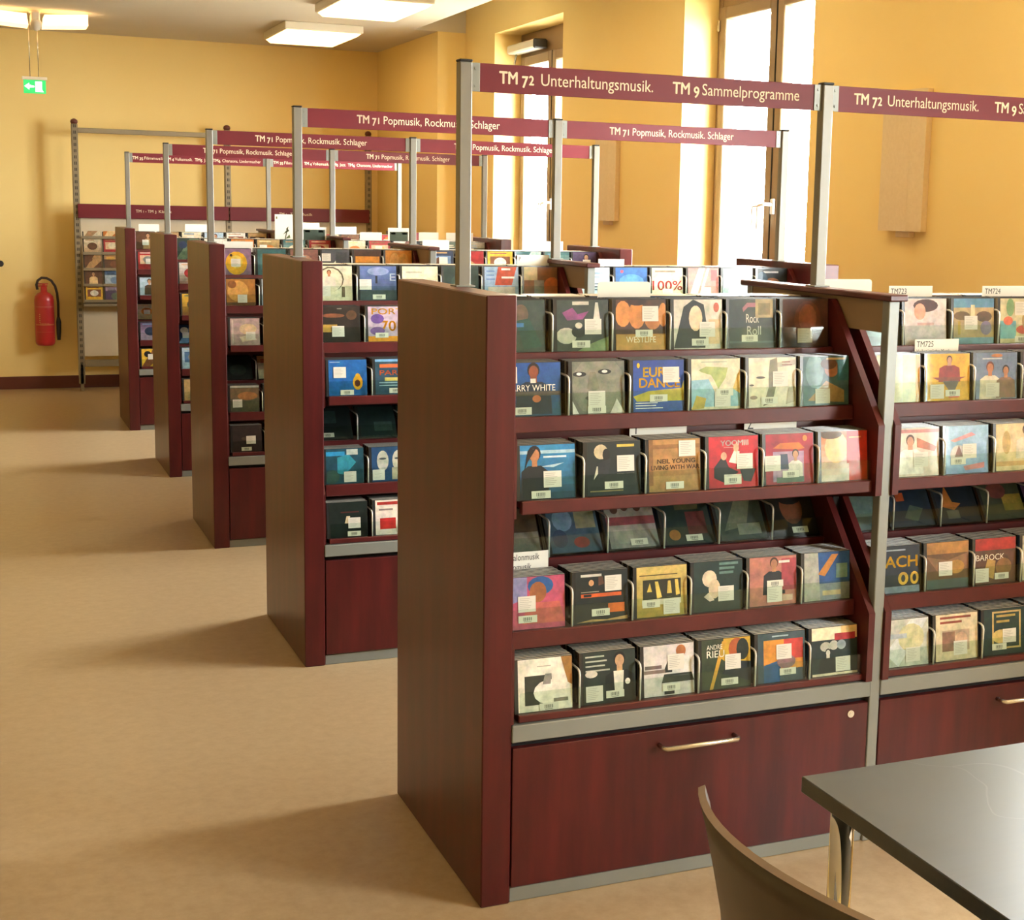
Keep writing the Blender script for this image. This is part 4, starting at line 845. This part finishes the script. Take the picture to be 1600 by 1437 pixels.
for i, y in enumerate(LY):
    t = empty('ceiling_lamp', (1.53, y, CEIL), 'rectangular glowing ceiling lamp above the shelves, %s' % pn[i], 'lamp', 'ceiling lamps above the shelves')
    add('lamp_housing', mb_body, t); add('diffuser', mb_diff, t)
for i, y in enumerate(LY):
    t = empty('winged_lamp', (-.5, y+.05, CEIL), 'two-winged ceiling lamp over the aisle, %s' % pn[i], 'lamp', 'winged lamps over the aisle')
    add('lamp_spine', w_body, t); add('wing_diffuser', w_l, t); add('wing_diffuser', w_r, t); add('end_cap', w_ball, t)

# ------------------------------------------------------------------ table
TZ = .73; tx0, ty1 = .13, -1.142; TWX, TDY = 1.4, .8
t = empty('reading_table', (tx0, ty1-TDY, 0), 'black-topped reading table with chrome legs in the foreground', 'table')
add('table_top', MB().bbox(0, 0, TZ-.026, TWX, TDY, TZ, r=.0015).mesh('table_top', 'table_top'), t)
for x in (.045, TWX-.045):
    for y in (.05, TDY-.05):
        l = add('leg', MB().tube([(x, y, 0), (x, y, TZ-.026)], .0185, 20).mesh('leg', 'chrome'), t)
        add('leg_bracket', MB().bbox(x+.01 if x < .5 else x-.035, y-.01, TZ-.075, x+.035 if x < .5 else x-.01, y+.01, TZ-.026, r=.003).mesh('leg_bracket', 'chrome'), l)
add('apron', MB().bbox(.07, .07, TZ-.056, TWX-.07, .09, TZ-.026, r=.002).bbox(.07, TDY-.09, TZ-.056, TWX-.07, TDY-.07, TZ-.026, r=.002).mesh('apron', 'chrome'), t)

# ------------------------------------------------------------------ chair
CYC = -1.465
t = empty('shell_chair', (0, CYC, 0), 'brown moulded plywood chair with curved back beside the table', 'chair')
def shell_pt(s, k):
    """s across (-1..1), k along the profile from back top to seat front"""
    prof = [(-.165, .80), (-.155, .76), (-.135, .68), (-.115, .60), (-.100, .53), (-.08, .475), (-.04, .448), (.02, .442), (.10, .447), (.19, .455), (.26, .45), (.285, .44)]
    x, z = prof[k]
    hw = [.212, .214, .215, .212, .205, .2, .2, .205, .21, .21, .205, .2][k]
    cv = [.058, .058, .056, .05, .04, .03, .015, 0, 0, 0, 0, 0][k]
    dz = [-.012, 0, 0, 0, 0, 0, .006, .01, .012, .01, .004, 0][k]
    return Vector((x+cv*s*s, s*hw, z+dz*s*s)), prof
NS, NK = 14, 12
def shell_mesh(k0, k1, name):
    q = MB(); th = .011
    g = {}
    for k in range(k0, k1+1):
        for i in range(NS+1):
            s = -1+2*i/NS; p, prof = shell_pt(s, k)
            a = Vector(prof[max(k-1, 0)]); b = Vector(prof[min(k+1, NK-1)]); d = (b-a).normalized(); n = Vector((d.y*-1, 0, d.x))
            n = Vector((-d.y, 0, d.x)) if k > 5 else Vector((-d.y, 0, d.x))
            if n.z < 0 and k > 6: n = -n
            if n.x < 0 and k <= 6: n = -n
            g[i, k, 0] = len(q.v); q.v.append(tuple(p)); g[i, k, 1] = len(q.v); q.v.append(tuple(p+n*th))
    for k in range(k0, k1):
        for i in range(NS):
            q.face((g[i, k, 0], g[i+1, k, 0], g[i+1, k+1, 0], g[i, k+1, 0]), None, True)
            q.face((g[i, k, 1], g[i, k+1, 1], g[i+1, k+1, 1], g[i+1, k, 1]), None, True)
    for i in range(NS):
        q.face((g[i, k0, 0], g[i, k0, 1], g[i+1, k0, 1], g[i+1, k0, 0]), None, False, 1); q.face((g[i, k1, 0], g[i+1, k1, 0], g[i+1, k1, 1], g[i, k1, 1]), None, False, 1)
    for k in range(k0, k1):
        q.face((g[0, k, 0], g[0, k+1, 0], g[0, k+1, 1], g[0, k, 1]), None, False, 1); q.face((g[NS, k, 0], g[NS, k, 1], g[NS, k+1, 1], g[NS, k+1, 0]), None, False, 1)
    return q.mesh(name, ['chair_wood', 'chair_edge'])
add('backrest', shell_mesh(0, 6, 'backrest'), t); add('seat', shell_mesh(6, 11, 'seat'), t)
for sx, sy in ((-.11, -.19), (-.11, .19), (.24, -.19), (.24, .19)):
    add('leg', MB().tube([(sx*.75, sy*.7, .44), (sx, sy, 0)], .011, 10).mesh('leg', 'chrome'), t)
add('seat_frame', MB().tube([(-.0825, -.133, .432), (.18, -.133, .432)], .009, 8).tube([(-.0825, .133, .432), (.18, .133, .432)], .009, 8).mesh('seat_frame', 'chrome'), t)
